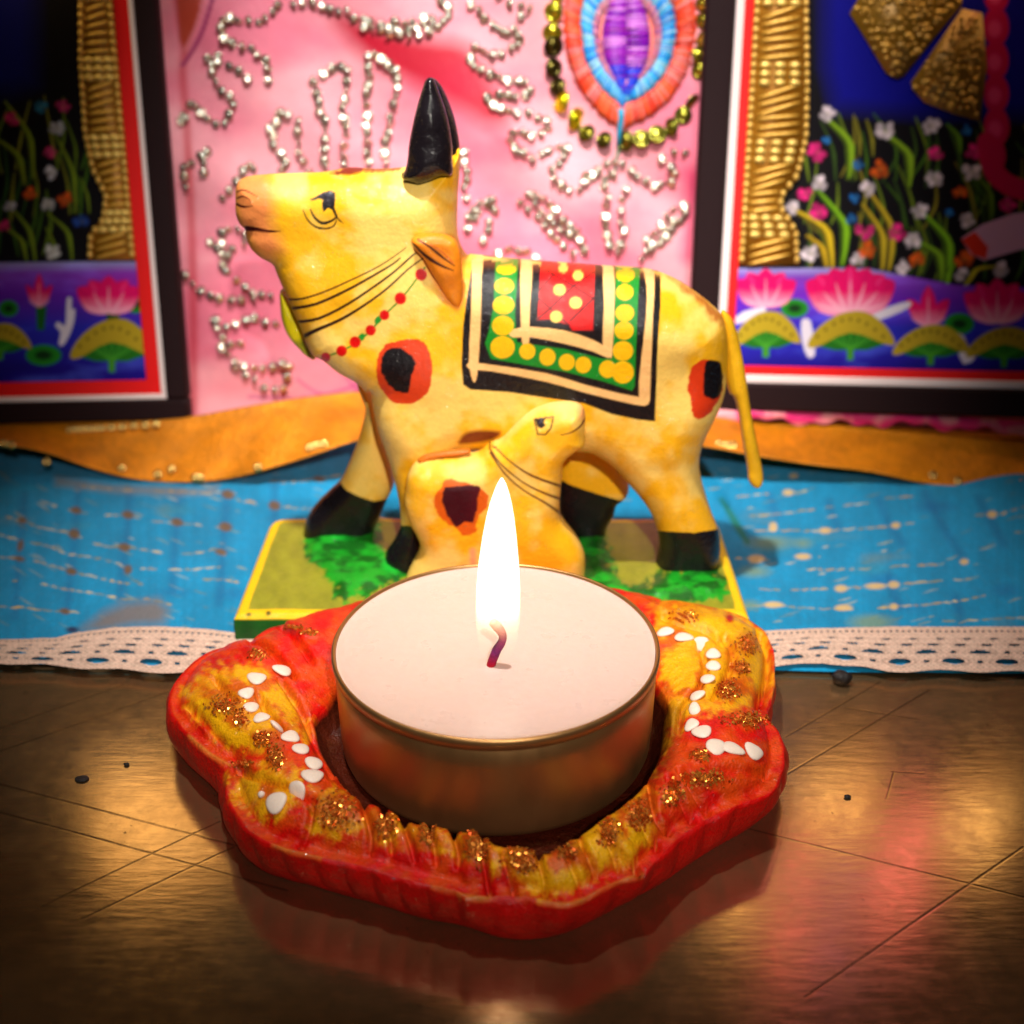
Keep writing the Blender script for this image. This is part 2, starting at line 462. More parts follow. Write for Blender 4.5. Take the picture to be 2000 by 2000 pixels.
# ------------------------------------------------------------------ pink embroidered backdrop cloth
LEAN = math.radians(11.5)
def lean_matrix(origin, yaw):
    U = np.array([math.cos(yaw), math.sin(yaw), 0]); B = np.array([-U[1], U[0], 0])
    Vv = math.sin(LEAN) * B + math.cos(LEAN) * np.array([0, 0, 1.0]); N = np.cross(U, Vv)
    M = np.eye(4); M[:3, 0], M[:3, 1], M[:3, 2], M[:3, 3] = U, Vv, N, origin
    return M
PM = lean_matrix((0, 10.75, 0.06), 0.0)
def wave(u, v):
    return 0.05 * np.sin(u * 1.9 + v * 2.3 + .7 * np.sin(v * 1.3)) + 0.10 * np.sin(u * 1.1 + 0.25 * v + 0.6) + 0.05 * np.sin(u * 2.7 - 0.6 * v) + 0.035 * np.sin(0.9 * v + u * 0.4)
def to_world(M, L):
    L = np.asarray(L, float); return L @ M[:3, :3].T + M[:3, 3]
nu, nv = 620, 420
uu, vv = np.meshgrid(np.linspace(-15, 15, nu), np.linspace(0, 15, nv))
Lp = np.stack([uu.ravel(), vv.ravel(), wave(uu, vv).ravel()], -1)
W = to_world(PM, Lp); X, Y = proj(W)
base = (lin((226, 112, 138)) + (lin((240, 158, 170)) - lin((226, 112, 138))) * sstep(.3, .7, fbm(X * .6, Y, 0.007, 3))[:, None]) * (.9 + .16 * fbm(X, Y, .04, 13)[:, None])
p = Paint(X, Y, base)
p.poly(c8((580, 60), (760, 105), (900, 140), (1060, 165), (1140, 290), (1210, 430), (1130, 450), (1040, 390), (940, 330), (800, 270), (680, 190)), (186, 2, 42), soft=46, a=1.0, smooth=3)
p.ell(*c8((1030, 300))[0], 60, 40, (190, 10, 55), soft=50, a=0.8)
p.poly(c8((1150, 470), (1230, 500), (1300, 560), (1260, 600), (1180, 560)), (205, 40, 80), soft=45, a=0.6)
p.stroke(c8((1880, 640), (1875, 780), (1865, 929)), 26, (205, 30, 95), soft=30, a=0.8)
p.stroke(c6((815, 0), (850, 200), (840, 330), (860, 600), (880, 1000), (890, 1400), (890, 1900)), 14, (190, 20, 40), soft=14, a=0.75)
p.poly(c6((810, -40), (930, -40), (920, 60), (890, 160), (850, 250), (825, 180)), (170, 50, 22), soft=5)
p.stroke(c6((985, -30), (960, 60), (925, 160), (870, 260), (840, 300)), 8, (150, 30, 90), soft=3)
p.stroke(c6((935, 0), (915, 80), (890, 150), (850, 230)), 6, (215, 110, 120), soft=3)
# edge of the embroidered scallops low on the cloth
for q in (m9((560, 715), (600, 742), (650, 748), (700, 720)), m9((470, 748), (560, 752), (640, 738), (690, 715)), m9((640, 690), (660, 720), (690, 750))):
    p.stroke(q, 4, (165, 25, 120), soft=3, a=0.8)
cloth = make('pink_cloth', W, grid_faces(nv, nu), M_pink, col=p.C)
props(cloth, 'pink satin backdrop cloth embroidered with silver sequins, hanging behind the cow', 'cloth')

def cloth_pt(px, py, lift=0.05):
    uv = on_plane(px, py, PM); u, v = uv[..., 0], uv[..., 1]
    return to_world(PM, np.stack([u, v, wave(u, v) + lift], -1))
PU, PV, PN = PM[:3, 0], PM[:3, 1], PM[:3, 2]
def strand(pts, size=10.5, step=18.0, tint=None, name='sequin_strand', parent=cloth, sm=3):
    P = cr(pts, 8, False) if len(pts) > 2 else np.array([q[:2] for q in pts], float)
    seg = np.r_[0, np.cumsum(np.hypot(*np.diff(P, axis=0).T))]
    n = max(2, int(seg[-1] / step) + 1)
    mb = MB()
    for k in range(n):
        s = seg[-1] * k / max(n - 1, 1)
        x = np.interp(s, seg, P[:, 0]) + random.gauss(0, 2.0); y = np.interp(s, seg, P[:, 1]) + random.gauss(0, 2.0)
        c = cloth_pt(x, y, 0.05 + random.random() * 0.03)
        R = size * random.uniform(0.75, 1.05) / FPX * depth(c)
        a, b_ = random.gauss(0, 0.5), random.gauss(-.1, 0.5)
        N = PN + a * PU + b_ * PV; N /= np.linalg.norm(N)
        U = np.cross(PV, N); U /= np.linalg.norm(U); Wv = np.cross(N, U)
        g = random.uniform(0.55, 1.0); t = tint or (0.60, 0.53, 0.40)
        Vt, Ft = torus(c, U, Wv, N, R * 0.74, R * 0.26, 12, 5)
        mb.add(Vt, Ft, (t[0] * g, t[1] * g, t[2] * g))
        Vt, Ft = ellipsoid(c + N * .01, (U * R * .62, Wv * R * .62, N * R * .16), 9, 5); mb.add(Vt, Ft, (.95 if tint is None else t[0] * 1.2, .9 if tint is None else t[1] * 1.2, .78 if tint is None else t[2]))
    return mb.build(name, M_silver, parent)
STRANDS = [c8((430, 12), (490, 5), (540, 20), (590, 35), (640, 50), (690, 75), (740, 95), (800, 110), (850, 115), (900, 100), (950, 95), (990, 70), (1000, 30), (970, 5)),
    c8((690, 95), (770, 120), (830, 130), (900, 125), (960, 108)), c8((800, 85), (870, 80), (940, 65)),
    c8((380, 15), (330, 70), (260, 85), (190, 62), (180, 130), (240, 165), (300, 185), (340, 230), (347, 285)),
    c8((160, 200), (138, 255), (170, 315), (212, 360), (205, 415), (170, 455), (110, 420), (72, 385)), c8((130, 215), (190, 240), (255, 275), (270, 285)),
    c8((505, 300), (520, 370), (540, 430), (545, 490), (545, 560), (550, 610)), c8((505, 285), (560, 255), (620, 240), (622, 320), (615, 380), (620, 440), (620, 500), (615, 560), (622, 600)),
    c8((700, 205), (705, 280), (700, 350), (700, 430), (700, 520), (710, 585)), c8((720, 195), (770, 230), (812, 280), (800, 340), (790, 400), (780, 450), (770, 510), (765, 585)),
    c8((350, 460), (360, 520), (380, 550), (400, 585), (390, 620)), c8((370, 440), (395, 400), (435, 430), (450, 500), (460, 560), (482, 620)),
    c8((30, 435), (40, 425)), c8((45, 610), (85, 590), (110, 560), (130, 550)), c8((50, 685), (42, 625), (70, 600)), c8((115, 560), (125, 600), (118, 625)),
    c8((275, 600), (240, 645), (205, 690), (185, 720)), c8((255, 620), (285, 610)),
    c8((1080, 20), (1120, 60), (1180, 110), (1255, 140), (1200, 190), (1150, 190), (1090, 180), (1080, 235), (1140, 270), (1200, 290), (1285, 300), (1290, 340), (1230, 350), (1150, 345), (1160, 390), (1220, 410), (1290, 410), (1350, 440), (1350, 480), (1290, 490), (1220, 490), (1240, 540)),
    c8((1240, 540), (1290, 570), (1350, 550), (1425, 535), (1400, 590), (1370, 620), (1390, 660), (1440, 690), (1500, 660), (1560, 600), (1620, 590), (1700, 650), (1750, 680), (1810, 660), (1805, 600)),
    c8((1180, 0), (1240, 20), (1290, 35), (1260, 60)), c8((1195, 120), (1240, 110), (1250, 150)),
    c8((1255, 725), (1300, 700), (1360, 740), (1410, 790), (1460, 850), (1485, 910)), c8((1258, 745), (1310, 780), (1350, 820), (1390, 880), (1444, 920)),
    c8((1560, 650), (1570, 720), (1560, 800), (1580, 880)), c8((1635, 690), (1620, 780), (1632, 870), (1610, 910)),
    c8((1720, 870), (1780, 805), (1830, 750), (1862, 770), (1800, 850), (1740, 905)), c8((1770, 575), (1820, 545), (1850, 565)),
    c8((1060, 830), (1080, 770), (1125, 730), (1162, 750), (1150, 805), (1120, 870)), c8((1050, 555), (1070, 640), (1045, 690), (1060, 710)),
    c8((1500, 640), (1540, 620), (1590, 640)),
    m9((420, 440), (445, 430), (468, 450), (430, 490), (440, 520), (470, 545), (510, 560)), m9((355, 520), (380, 545), (420, 560), (480, 562)),
    m9((410, 600), (430, 640), (455, 650)), m9((430, 610), (480, 600), (520, 610)), m9((420, 655), (460, 690), (510, 690), (548, 688), (540, 730)), m9((445, 695), (490, 720), (520, 735)),
    m9((400, 455), (425, 480), (420, 440)), m9((940, 480), (985, 470), (1020, 500)), m9((360, 195), (352, 220)),
    m9((895, 415), (915, 385), (930, 375)), m9((1270, 420), (1235, 460), (1215, 490)), m9((1000, 370), (1040, 420), (1090, 450))]
for s in STRANDS: strand(s)
# drop-shaped embroidered motif with a ring of olive and yellow sequins
motif = [(1640, -190), (1530, -170), (1450, -90), (1415, 20), (1420, 140), (1440, 250), (1490, 350), (1550, 420), (1600, 460), (1620, 485), (1645, 460), (1720, 430), (1800, 360), (1860, 260), (1890, 140), (1885, 20), (1840, -90), (1750, -170)]
ctr = np.array((1638.0, 150.0)); MO = cr(motif, 14)
def ringpt(t, k):
    """point on the motif outline drawn in towards its middle by k"""
    i = t * len(MO); a = MO[int(i) % len(MO)]; b_ = MO[(int(i) + 1) % len(MO)]; q = a + (b_ - a) * (i % 1)
    return ctr + (q - ctr) * np.array((k, k))
def satin(name, k0, k1, cols, n, wpx, parent):
    mb = MB()
    for i in range(n):
        t = (i + random.uniform(-.3, .3)) / n % 1
        a = ringpt(t, k0 * random.uniform(.975, 1.025)); b_ = ringpt(t, k1 * random.uniform(.97, 1.03))
        a, b_ = c8(tuple(a), tuple(b_))
        pts = [cloth_pt(a[0] + (b_[0] - a[0]) * s, a[1] + (b_[1] - a[1]) * s, 0.012 + 0.05 * math.sin(math.pi * s)) for s in (0, .25, .5, .75, 1)]
        r = wpx / FPX * depth(pts[2])
        Vt, Ft = tube(pts, r, 5); c = random.choice(cols); g = random.uniform(.8, 1.1)
        mb.add(Vt, Ft, lin(c) * g)
    return mb.build(name, M_thread, parent)
mot = MB()
q = [cloth_pt(*c8(tuple(ringpt(t / 96, k)))[0], 0.01) for k in (1.0, .85, .7, .55, .4, .25, .1) for t in range(96)]
mot.add(q + [cloth_pt(*c8(tuple(ctr))[0], 0.01)], [[k * 96 + i, k * 96 + (i + 1) % 96, (k + 1) * 96 + (i + 1) % 96, (k + 1) * 96 + i] for k in range(6) for i in range(96)] + [[576 + i, 576 + (i + 1) % 96, 672] for i in range(96)], lin((232, 120, 110)))
mo = mot.build('embroidered_motif', M_thread, cloth)
satin('coral_stitching', 1.0, 0.72, [(235, 70, 30), (240, 105, 60), (236, 130, 130), (225, 60, 40)], 300, 2.1, mo)
satin('blue_stitching', 0.73, 0.50, [(20, 150, 225), (70, 185, 235), (150, 205, 225), (10, 120, 215)], 240, 2.1, mo)
satin('pink_stitching', 0.54, 0.42, [(225, 130, 150), (215, 150, 170), (200, 110, 170)], 120, 1.8, mo)
mb = MB()
for i in range(66):                                   # purple leaf of level stitches in the middle
    y = -60 + 400 * i / 65; hw = 86 * math.sin(math.pi * min(max((i + 2) / 69, 0), 1)) ** 0.75
    for s0, s1 in ((-1, 0.04), (-0.04, 1)):
        sag = random.uniform(-7, 7); a, b_ = c8((1640 + hw * s0, y + sag), (1640 + hw * s1, y + random.uniform(-4, 4)))
        pts = [cloth_pt(a[0] + (b_[0] - a[0]) * s, a[1] + (b_[1] - a[1]) * s, 0.03 + 0.06 * math.sin(math.pi * s)) for s in (0, .3, .7, 1)]
        Vt, Ft = tube(pts, 2.6 / FPX * 23, 5)
        mb.add(Vt, Ft, lin(random.choice([(140, 20, 175), (120, 0, 165), (165, 40, 185), (200, 120, 210)] if y < 240 else [(40, 30, 200), (20, 60, 215), (110, 20, 180)])))
mb.build('purple_stitching', M_thread, mo)
Vt, Ft = tube([cloth_pt(*q, 0.07) for q in c8((1620, 395), (1622, 430), (1615, 480), (1612, 530))], [.07, .06, .05, .04], 6)
mb = MB(); mb.add(Vt, Ft, lin((20, 150, 190))); mb.build('stem_stitching', M_thread, mo)
for q, t, sz in ((c8((1375, -20), (1378, 40), (1380, 120)), (0.62, 0.60, 0.05), 21), (c8((1372, 165), (1375, 245), (1390, 310)), (0.10, 0.08, 0.02), 22), (c8((1405, 360), (1430, 405), (1465, 440)), (0.95, 0.90, 0.02), 24),
                 (c8((1495, 475), (1560, 502)), (0.16, 0.14, 0.02), 22), (c8((1640, 512), (1700, 505), (1770, 480), (1830, 430), (1875, 370)), (0.28, 0.26, 0.04), 20), (c8((1905, 260), (1915, 150), (1912, 20)), (0.55, 0.52, 0.06), 19)):
    strand(q, sz, 30, t, 'olive_sequin_border', mo)
mb = MB()
for q in (c8((1620, 505), (1610, 560), (1600, 640)),):
    Vt, Ft = tube([cloth_pt(*z, 0.03) for z in q], 0.03, 5); mb.add(Vt, Ft, lin((40, 130, 90)))
mb.build('green_stem_thread', M_thread, mo)

# ------------------------------------------------------------------ two framed lotus-pond paintings
def plate_box(V, F, u0, u1, v0, v1, w0, w1, bev=0.04):
    b_, f_ = box_vf(u0, u1, v0, v1, w0, w1, bev)
    o = len(V); V += b_; F += [[i + o for i in g] for g in f_]
def rect_ring(u0, u1, v0, v1, t, w0, w1, bev):
    V, F = [], []
    plate_box(V, F, u0, u1, v0, v0 + t, w0, w1, bev); plate_box(V, F, u0, u1, v1 - t, v1, w0, w1, bev)
    plate_box(V, F, u0, u0 + t, v0 + t, v1 - t, w0, w1, bev); plate_box(V, F, u1 - t, u1, v0 + t, v1 - t, w0, w1, bev)
    return V, F
def flower(p, x, y, r, col, core=(240, 220, 120)):
    q = random.Random(int(x * 7 + y * 13)); r *= q.uniform(.72, 1.0); c0 = np.array(col)
    for k in range(6):
        a = k * 1.05 + q.uniform(-.5, .5); d = r * q.uniform(.4, .72)
        p.ell(x + d * math.cos(a), y + d * math.sin(a) * .9, r * q.uniform(.3, .48), r * q.uniform(.26, .42), np.clip(c0 * q.uniform(.72, 1.08), 0, 255), rot=a, soft=4, a=.92)
    p.ell(x + r * .1, y, r * .2, r * .16, c0 * .6 + np.array(core) * .25, soft=4, a=.8)
def leaf(p, x0, y0, x1, y1, bend, w, col):
    mx_, my_ = (x0 + x1) / 2 + bend, (y0 + y1) / 2 - abs(x1 - x0) * .25
    q = [(x0, y0), ((x0 + mx_) / 2 + bend * .2, (y0 + my_) / 2), (mx_, my_), (x1, y1)]
    p.stroke(q, (w * .4, w * .9, w * .2), np.array(col) * .6, soft=3)
    p.stroke([(a + w * .12, b - w * .1) for a, b in q], (w * .15, w * .5, w * .1), np.clip(np.array(col) * 1.25, 0, 255), soft=4, a=.9)
def lotus(p, x, y, w, h, n=5, c0=(232, 0, 100), c1=(250, 150, 185)):
    """petals fanned round (x, y), the flower's foot"""
    def g(X_, Y_):
        t = np.clip((y - Y_) / h * 2.2 + .1 * (vnoise(X_, Y_, .1, 3) - .5), 0, 1)[:, None]; return lin(c1) * (1 - t) + lin(c0) * t
    for k in sorted(range(n), key=lambda k: -abs(k - (n - 1) / 2)):
        a = (k - (n - 1) / 2) / max((n - 1) / 2, 1) * 1.15 if n > 1 else 0
        tx, ty = x + math.sin(a) * w * .5 / math.sin(1.15), y - h * (1 - .42 * abs(math.sin(a)) ** 2)
        nx, ny = math.cos(a) * w * .19, math.sin(a) * w * .19
        mx_, my_ = x + (tx - x) * .55, y + (ty - y) * .55
        p.poly([(x, y), (mx_ - nx, my_ - ny), (tx, ty), (mx_ + nx, my_ + ny)], g, soft=2.5, smooth=4)
        p.stroke([(mx_ - nx, my_ - ny), (tx, ty), (mx_ + nx, my_ + ny)], (1, 2, 1), (190, 0, 85), soft=3, a=.6)
        p.stroke([(mx_, my_), ((mx_ + tx) / 2, (my_ + ty) / 2), (tx, ty)], (w * .05, w * .04, 1), (245, 60, 140) if k % 2 else (200, 0, 95), soft=6, a=.7)
    for k in range(n):
        a = (k - (n - 1) / 2) / max((n - 1) / 2, 1) * 1.2; f = .45 + .25 * math.cos(a)
        p.stroke([(x + math.sin(a) * w * .06, y - h * .02), (x + math.sin(a) * w * .25, y - h * .25 * math.cos(a)), (x + math.sin(a) * w * .42, y - h * f * math.cos(a))], (w * .05, w * .04, .5), (252, 178, 200), soft=4, a=.75)
def lilyfan(p, x, y, w, h):
    rim = [(x - w * .52, y - h * .15), (x - w * .38, y - h * .6), (x - w * .12, y - h * .95), (x + w * .18, y - h), (x + w * .42, y - h * .65), (x + w * .54, y - h * .2), (x + w * .45, y - h * .12), (x, y - h * .45), (x - w * .42, y - h * .05)]
    p.poly([(x - w * .42, y - h * .1), (x, y - h * .62), (x + w * .45, y - h * .15), (x + w * .2, y + h * .02), (x - w * .2, y + h * .02)], (28, 105, 20), soft=2.5)
    for k in range(7):
        p.stroke([(x, y), (x + (k - 3) * w * .12, y - h * .42)], 2, (70, 160, 40), soft=2)
    p.poly(rim, (176, 150, 30), soft=2, smooth=3)
    for k in range(9):
        t = (k + .5) / 9; p.ell(x - w * .45 + w * .9 * t, y - h * (.25 + .55 * math.sin(math.pi * t)), 2.6, 3, (50, 40, 5), soft=2)
    p.poly([(x - 7, y - 2), (x + 7, y - 2), (x + 6, y + h * .28), (x - 6, y + h * .28)], (60, 140, 30), soft=2)
def lilypad(p, x, y, rx, ry):
    p.ell(x, y, rx, ry, (30, 130, 30), soft=2.5); p.ell(x, y, rx * .5, ry * .45, (8, 50, 12), soft=5)
def pond(p, pts, top, bot):
    def g(X_, Y_):
        t = np.clip((Y_ - top) / (bot - top), 0, 1)
        c = np.stack([np.interp(t, (0, .1, .3, .6, 1), lin(np.array((165, 120, 120, 30, 30)))[...] if 0 else lin([165, 140, 110, 40, 25])),
                      np.interp(t, (0, .1, .3, .6, 1), lin([160, 60, 30, 40, 5])), np.interp(t, (0, .1, .3, .6, 1), lin([225, 205, 190, 190, 135]))], -1)
        n = fbm(X_ * .35, Y_, .03, 9)[:, None]
        return c * (0.7 + 0.5 * n) + lin((90, 120, 220)) * np.clip(n - .6, 0, 1) * 1.2
    p.poly(pts, g, soft=3)
def bird(p, pts): p.poly(pts, (225, 215, 230), soft=2.5, smooth=2)

def painting(label, M, rect, fw, ww, rw, paintfn, pillar, extra=None):
    u0, u1, v0, v1 = rect
    root = bpy.data.objects.new('framed_painting', None); COL.objects.link(root)
    root.matrix_world = Matrix(M.tolist()); props(root, label, 'painting', 'framed lotus pond paintings behind the cow')
    bpy.context.view_layer.update()
    V, F = rect_ring(u0, u1, v0, v1, fw, -0.25, 0.16, 0.05); make('frame', V, F, M_frame, root, smooth=False, local=True)
    a = fw; V, F = rect_ring(u0 + a, u1 - a, v0 + a, v1 - a, ww, -0.2, 0.10, 0.02); make('white_border', V, F, M_cream, root, smooth=False, local=True)
    a += ww; V, F = rect_ring(u0 + a, u1 - a, v0 + a, v1 - a, rw, -0.2, 0.05, 0.01); make('red_border', V, F, M_red, root, smooth=False, local=True)
    a += rw; s = 0.022
    nu_, nv_ = int((u1 - u0 - 2 * a) / s), int((v1 - v0 - 2 * a) / s)
    gu, gv = np.meshgrid(np.linspace(u0 + a, u1 - a, nu_), np.linspace(v0 + a, v1 - a, nv_))
    L_ = np.stack([gu.ravel(), gv.ravel(), np.zeros(gu.size)], -1)
    X_, Y_ = proj(to_world(M, L_)); p = Paint(X_, Y_, (9, 5, 12))
    paintfn(p)
    make('painted_panel', L_, grid_faces(nv_, nu_), M_art, root, p.C, smooth=False, local=True)
    # raised gilded column: a slab with rows of beads and slanting bars
    pl = on_plane(np.array([q[0] for q in pillar]), np.array([q[1] for q in pillar]), M)
    lo, hi = u0 + a, u1 - a
    pl[:, 0] = np.clip(pl[:, 0], lo, hi)
    n = len(pl); V = [(x, y, 0.004) for x, y in pl] + [(x, y, 0.05) for x, y in pl]
    F = [list(range(n, 2 * n))] + [[i, (i + 1) % n, n + (i + 1) % n, n + i] for i in range(n)]
    mb = MB(); mb.add(V, F, lin((170, 115, 28)))
    vmin, vmax = pl[:, 1].min(), pl[:, 1].max(); v = vmin + .12; row = 0
    while v < vmax - .05:
        xs = []                                        # crossings of the outline at this height
        for i in range(n):
            (ax, ay), (bx, by) = pl[i - 1], pl[i]
            if (ay > v) != (by > v): xs.append(ax + (v - ay) / (by - ay) * (bx - ax))
        if len(xs) >= 2:
            x0, x1 = min(xs), max(xs)
            for xe in (x0 + .05, x1 - .05):
                Vt, Ft = ellipsoid((xe, v, .07), ((.055, 0, 0), (0, .075, 0), (0, 0, .05)), 8, 5); mb.add(Vt, Ft, lin((235, 190, 90)))
            kind = (row // 3) % 3
            if kind == 1:
                for k in range(3):
                    Vt, Ft = ellipsoid((x0 + (x1 - x0) * (k + 1) / 4, v, .07), ((.11, 0, 0), (0, .07, 0), (0, 0, .05)), 8, 5); mb.add(Vt, Ft, lin((242, 205, 105)))
            else:
                t = (0.28 if kind == 0 else 0.12) * random.uniform(.7, 1.25)
                Vt, Ft = ellipsoid(((x0 + x1) / 2, v, .06), (((x1 - x0) * .38, (x1 - x0) * .38 * t, 0), (-.01, .04, 0), (0, 0, .05)), 10, 5); mb.add(Vt, Ft, lin((226, 176, 70)))
        v += 0.15; row += 1
    mb.build('gilded_column', M_gold, root, local=True)
    if extra: extra(root, M, u0 + a, u1 - a)
    return root

def gold_hem(root, M, lo, hi, polys):
    for P in polys:
        pl = on_plane(np.array([q[0] for q in P]), np.array([q[1] for q in P]), M); pl[:, 0] = np.clip(pl[:, 0], lo, hi)
        n = len(pl); mb = MB()
        mb.add([(x, y, 0.004) for x, y in pl] + [(x, y, 0.04) for x, y in pl], [list(range(n, 2 * n))] + [[i, (i + 1) % n, n + (i + 1) % n, n + i] for i in range(n)], lin((150, 110, 30)))
        (ua, va), (ub, vb) = pl.min(0), pl.max(0); v = va
        while v < vb:
            u = ua + (0.07 if int((v - va) / .13) % 2 else 0)
            while u < ub:
                if sdpoly(np.array([u]), np.array([v]), pl)[0] < -.06:
                    q = random.random(); rr_ = .03 + .045 * q * q; Vt, Ft = ellipsoid((u + random.gauss(0, .025), v + random.gauss(0, .03), .045), ((rr_ * random.uniform(.9, 1.5), 0, 0), (0, rr_, 0), (0, 0, .03)), 7, 4); mb.add(Vt, Ft, lin((200, 155, 60)) * random.uniform(.55, 1.15))
                u += .12
            v += .115
        mb.build('gilded_pleat', M_gold, root, local=True)

def art_left(p):
    p.poly(c6((-400, -700), (150, -700), (160, 380), (60, 420), (-400, 420)), (8, 12, 110), soft=60)
    rr = random.Random(3)
    for k in range(60):                                # thicket of arching leaves
        x0 = rr.uniform(-330, 160); y0 = rr.choice((500, 420, 330)) + rr.uniform(-20, 20)
        leaf(p, x0, y0, x0 + rr.uniform(-45, 45), y0 - rr.uniform(90, 150), rr.uniform(-14, 14), rr.uniform(7, 14), rr.choice([(60, 95, 20), (90, 115, 25), (45, 80, 30), (120, 125, 30)]))
    for x0, y0, x1, y1, b_, w in ((160, 1200, 50, 960, 22, 26), (120, 1200, 20, 1050, 20, 26), (330, 1195, 215, 985, 30, 26), (345, 980, 250, 620, 30, 26), (150, 820, 20, 470, 40, 32), (110, 850, -20, 640, 30, 34), (410, 980, 370, 820, 8, 14), (250, 1190, 210, 1050, 10, 20)):
        (a, b2), (c_, d_) = c6((x0, y0), (x1, y1)); leaf(p, a, b2, c_, d_, b_ / 2.3, w / 2.0, (112, 135, 28))
    for x, y, c in ((55, 550, (215, 40, 120)), (265, 590, (200, 205, 225)), (230, 700, (225, 60, 130)), (235, 795, (215, 215, 230)), (140, 890, (230, 90, 25)), (295, 920, (230, 90, 25)), (220, 940, (225, 225, 230)), (45, 950, (200, 200, 215)), (20, 1040, (220, 40, 120)), (240, 1160, (225, 225, 225)), (375, 1020, (40, 80, 180)), (290, 490, (215, 50, 130)), (190, 490, (40, 120, 170)), (-80, 700, (220, 60, 130)), (-120, 900, (220, 220, 225)), (-60, 1120, (230, 90, 25))):
        (x, y), = c6((x, y)); flower(p, x, y, 17, c)
    pond(p, c6((-500, 1215), (900, 1200), (900, 1900), (-500, 1900)), 512, 720)
    p.ell(*c6((560, 1330))[0], 60, 30, (165, 20, 160), soft=40, a=.7)
    for x, y, rx, ry in ((40, 1420, 45, 38), (625, 1400, 45, 42), (200, 1635, 82, 48)):
        (x, y), = c6((x, y)); lilypad(p, x, y, rx / 2.357, ry / 2.357)
    p.poly(c6((165, 1410), (215, 1410), (205, 1520), (170, 1520)), (20, 95, 25), soft=3)
    p.poly(c6((490, 1420), (550, 1420), (550, 1490), (490, 1490)), (15, 70, 20), soft=3)
    for x, y, w, h, n in ((180, 1412, 120, 150, 3), (500, 1440, 290, 170, 5), (-200, 1430, 280, 170, 5)):
        (x, y), = c6((x, y)); lotus(p, x, y, w / 2.357, h / 2.357, n)
    bird(p, c6((310, 1370), (330, 1375), (328, 1420), (345, 1425), (340, 1480), (320, 1540), (290, 1590), (270, 1580), (280, 1530), (255, 1500), (268, 1482), (300, 1500), (305, 1430)))
    for x, y, w, h in ((515, 1660, 370, 190), (0, 1620, 270, 130), (-380, 1660, 300, 180)):
        (x, y), = c6((x, y)); lilyfan(p, x, y, w / 2.357, h / 2.357)
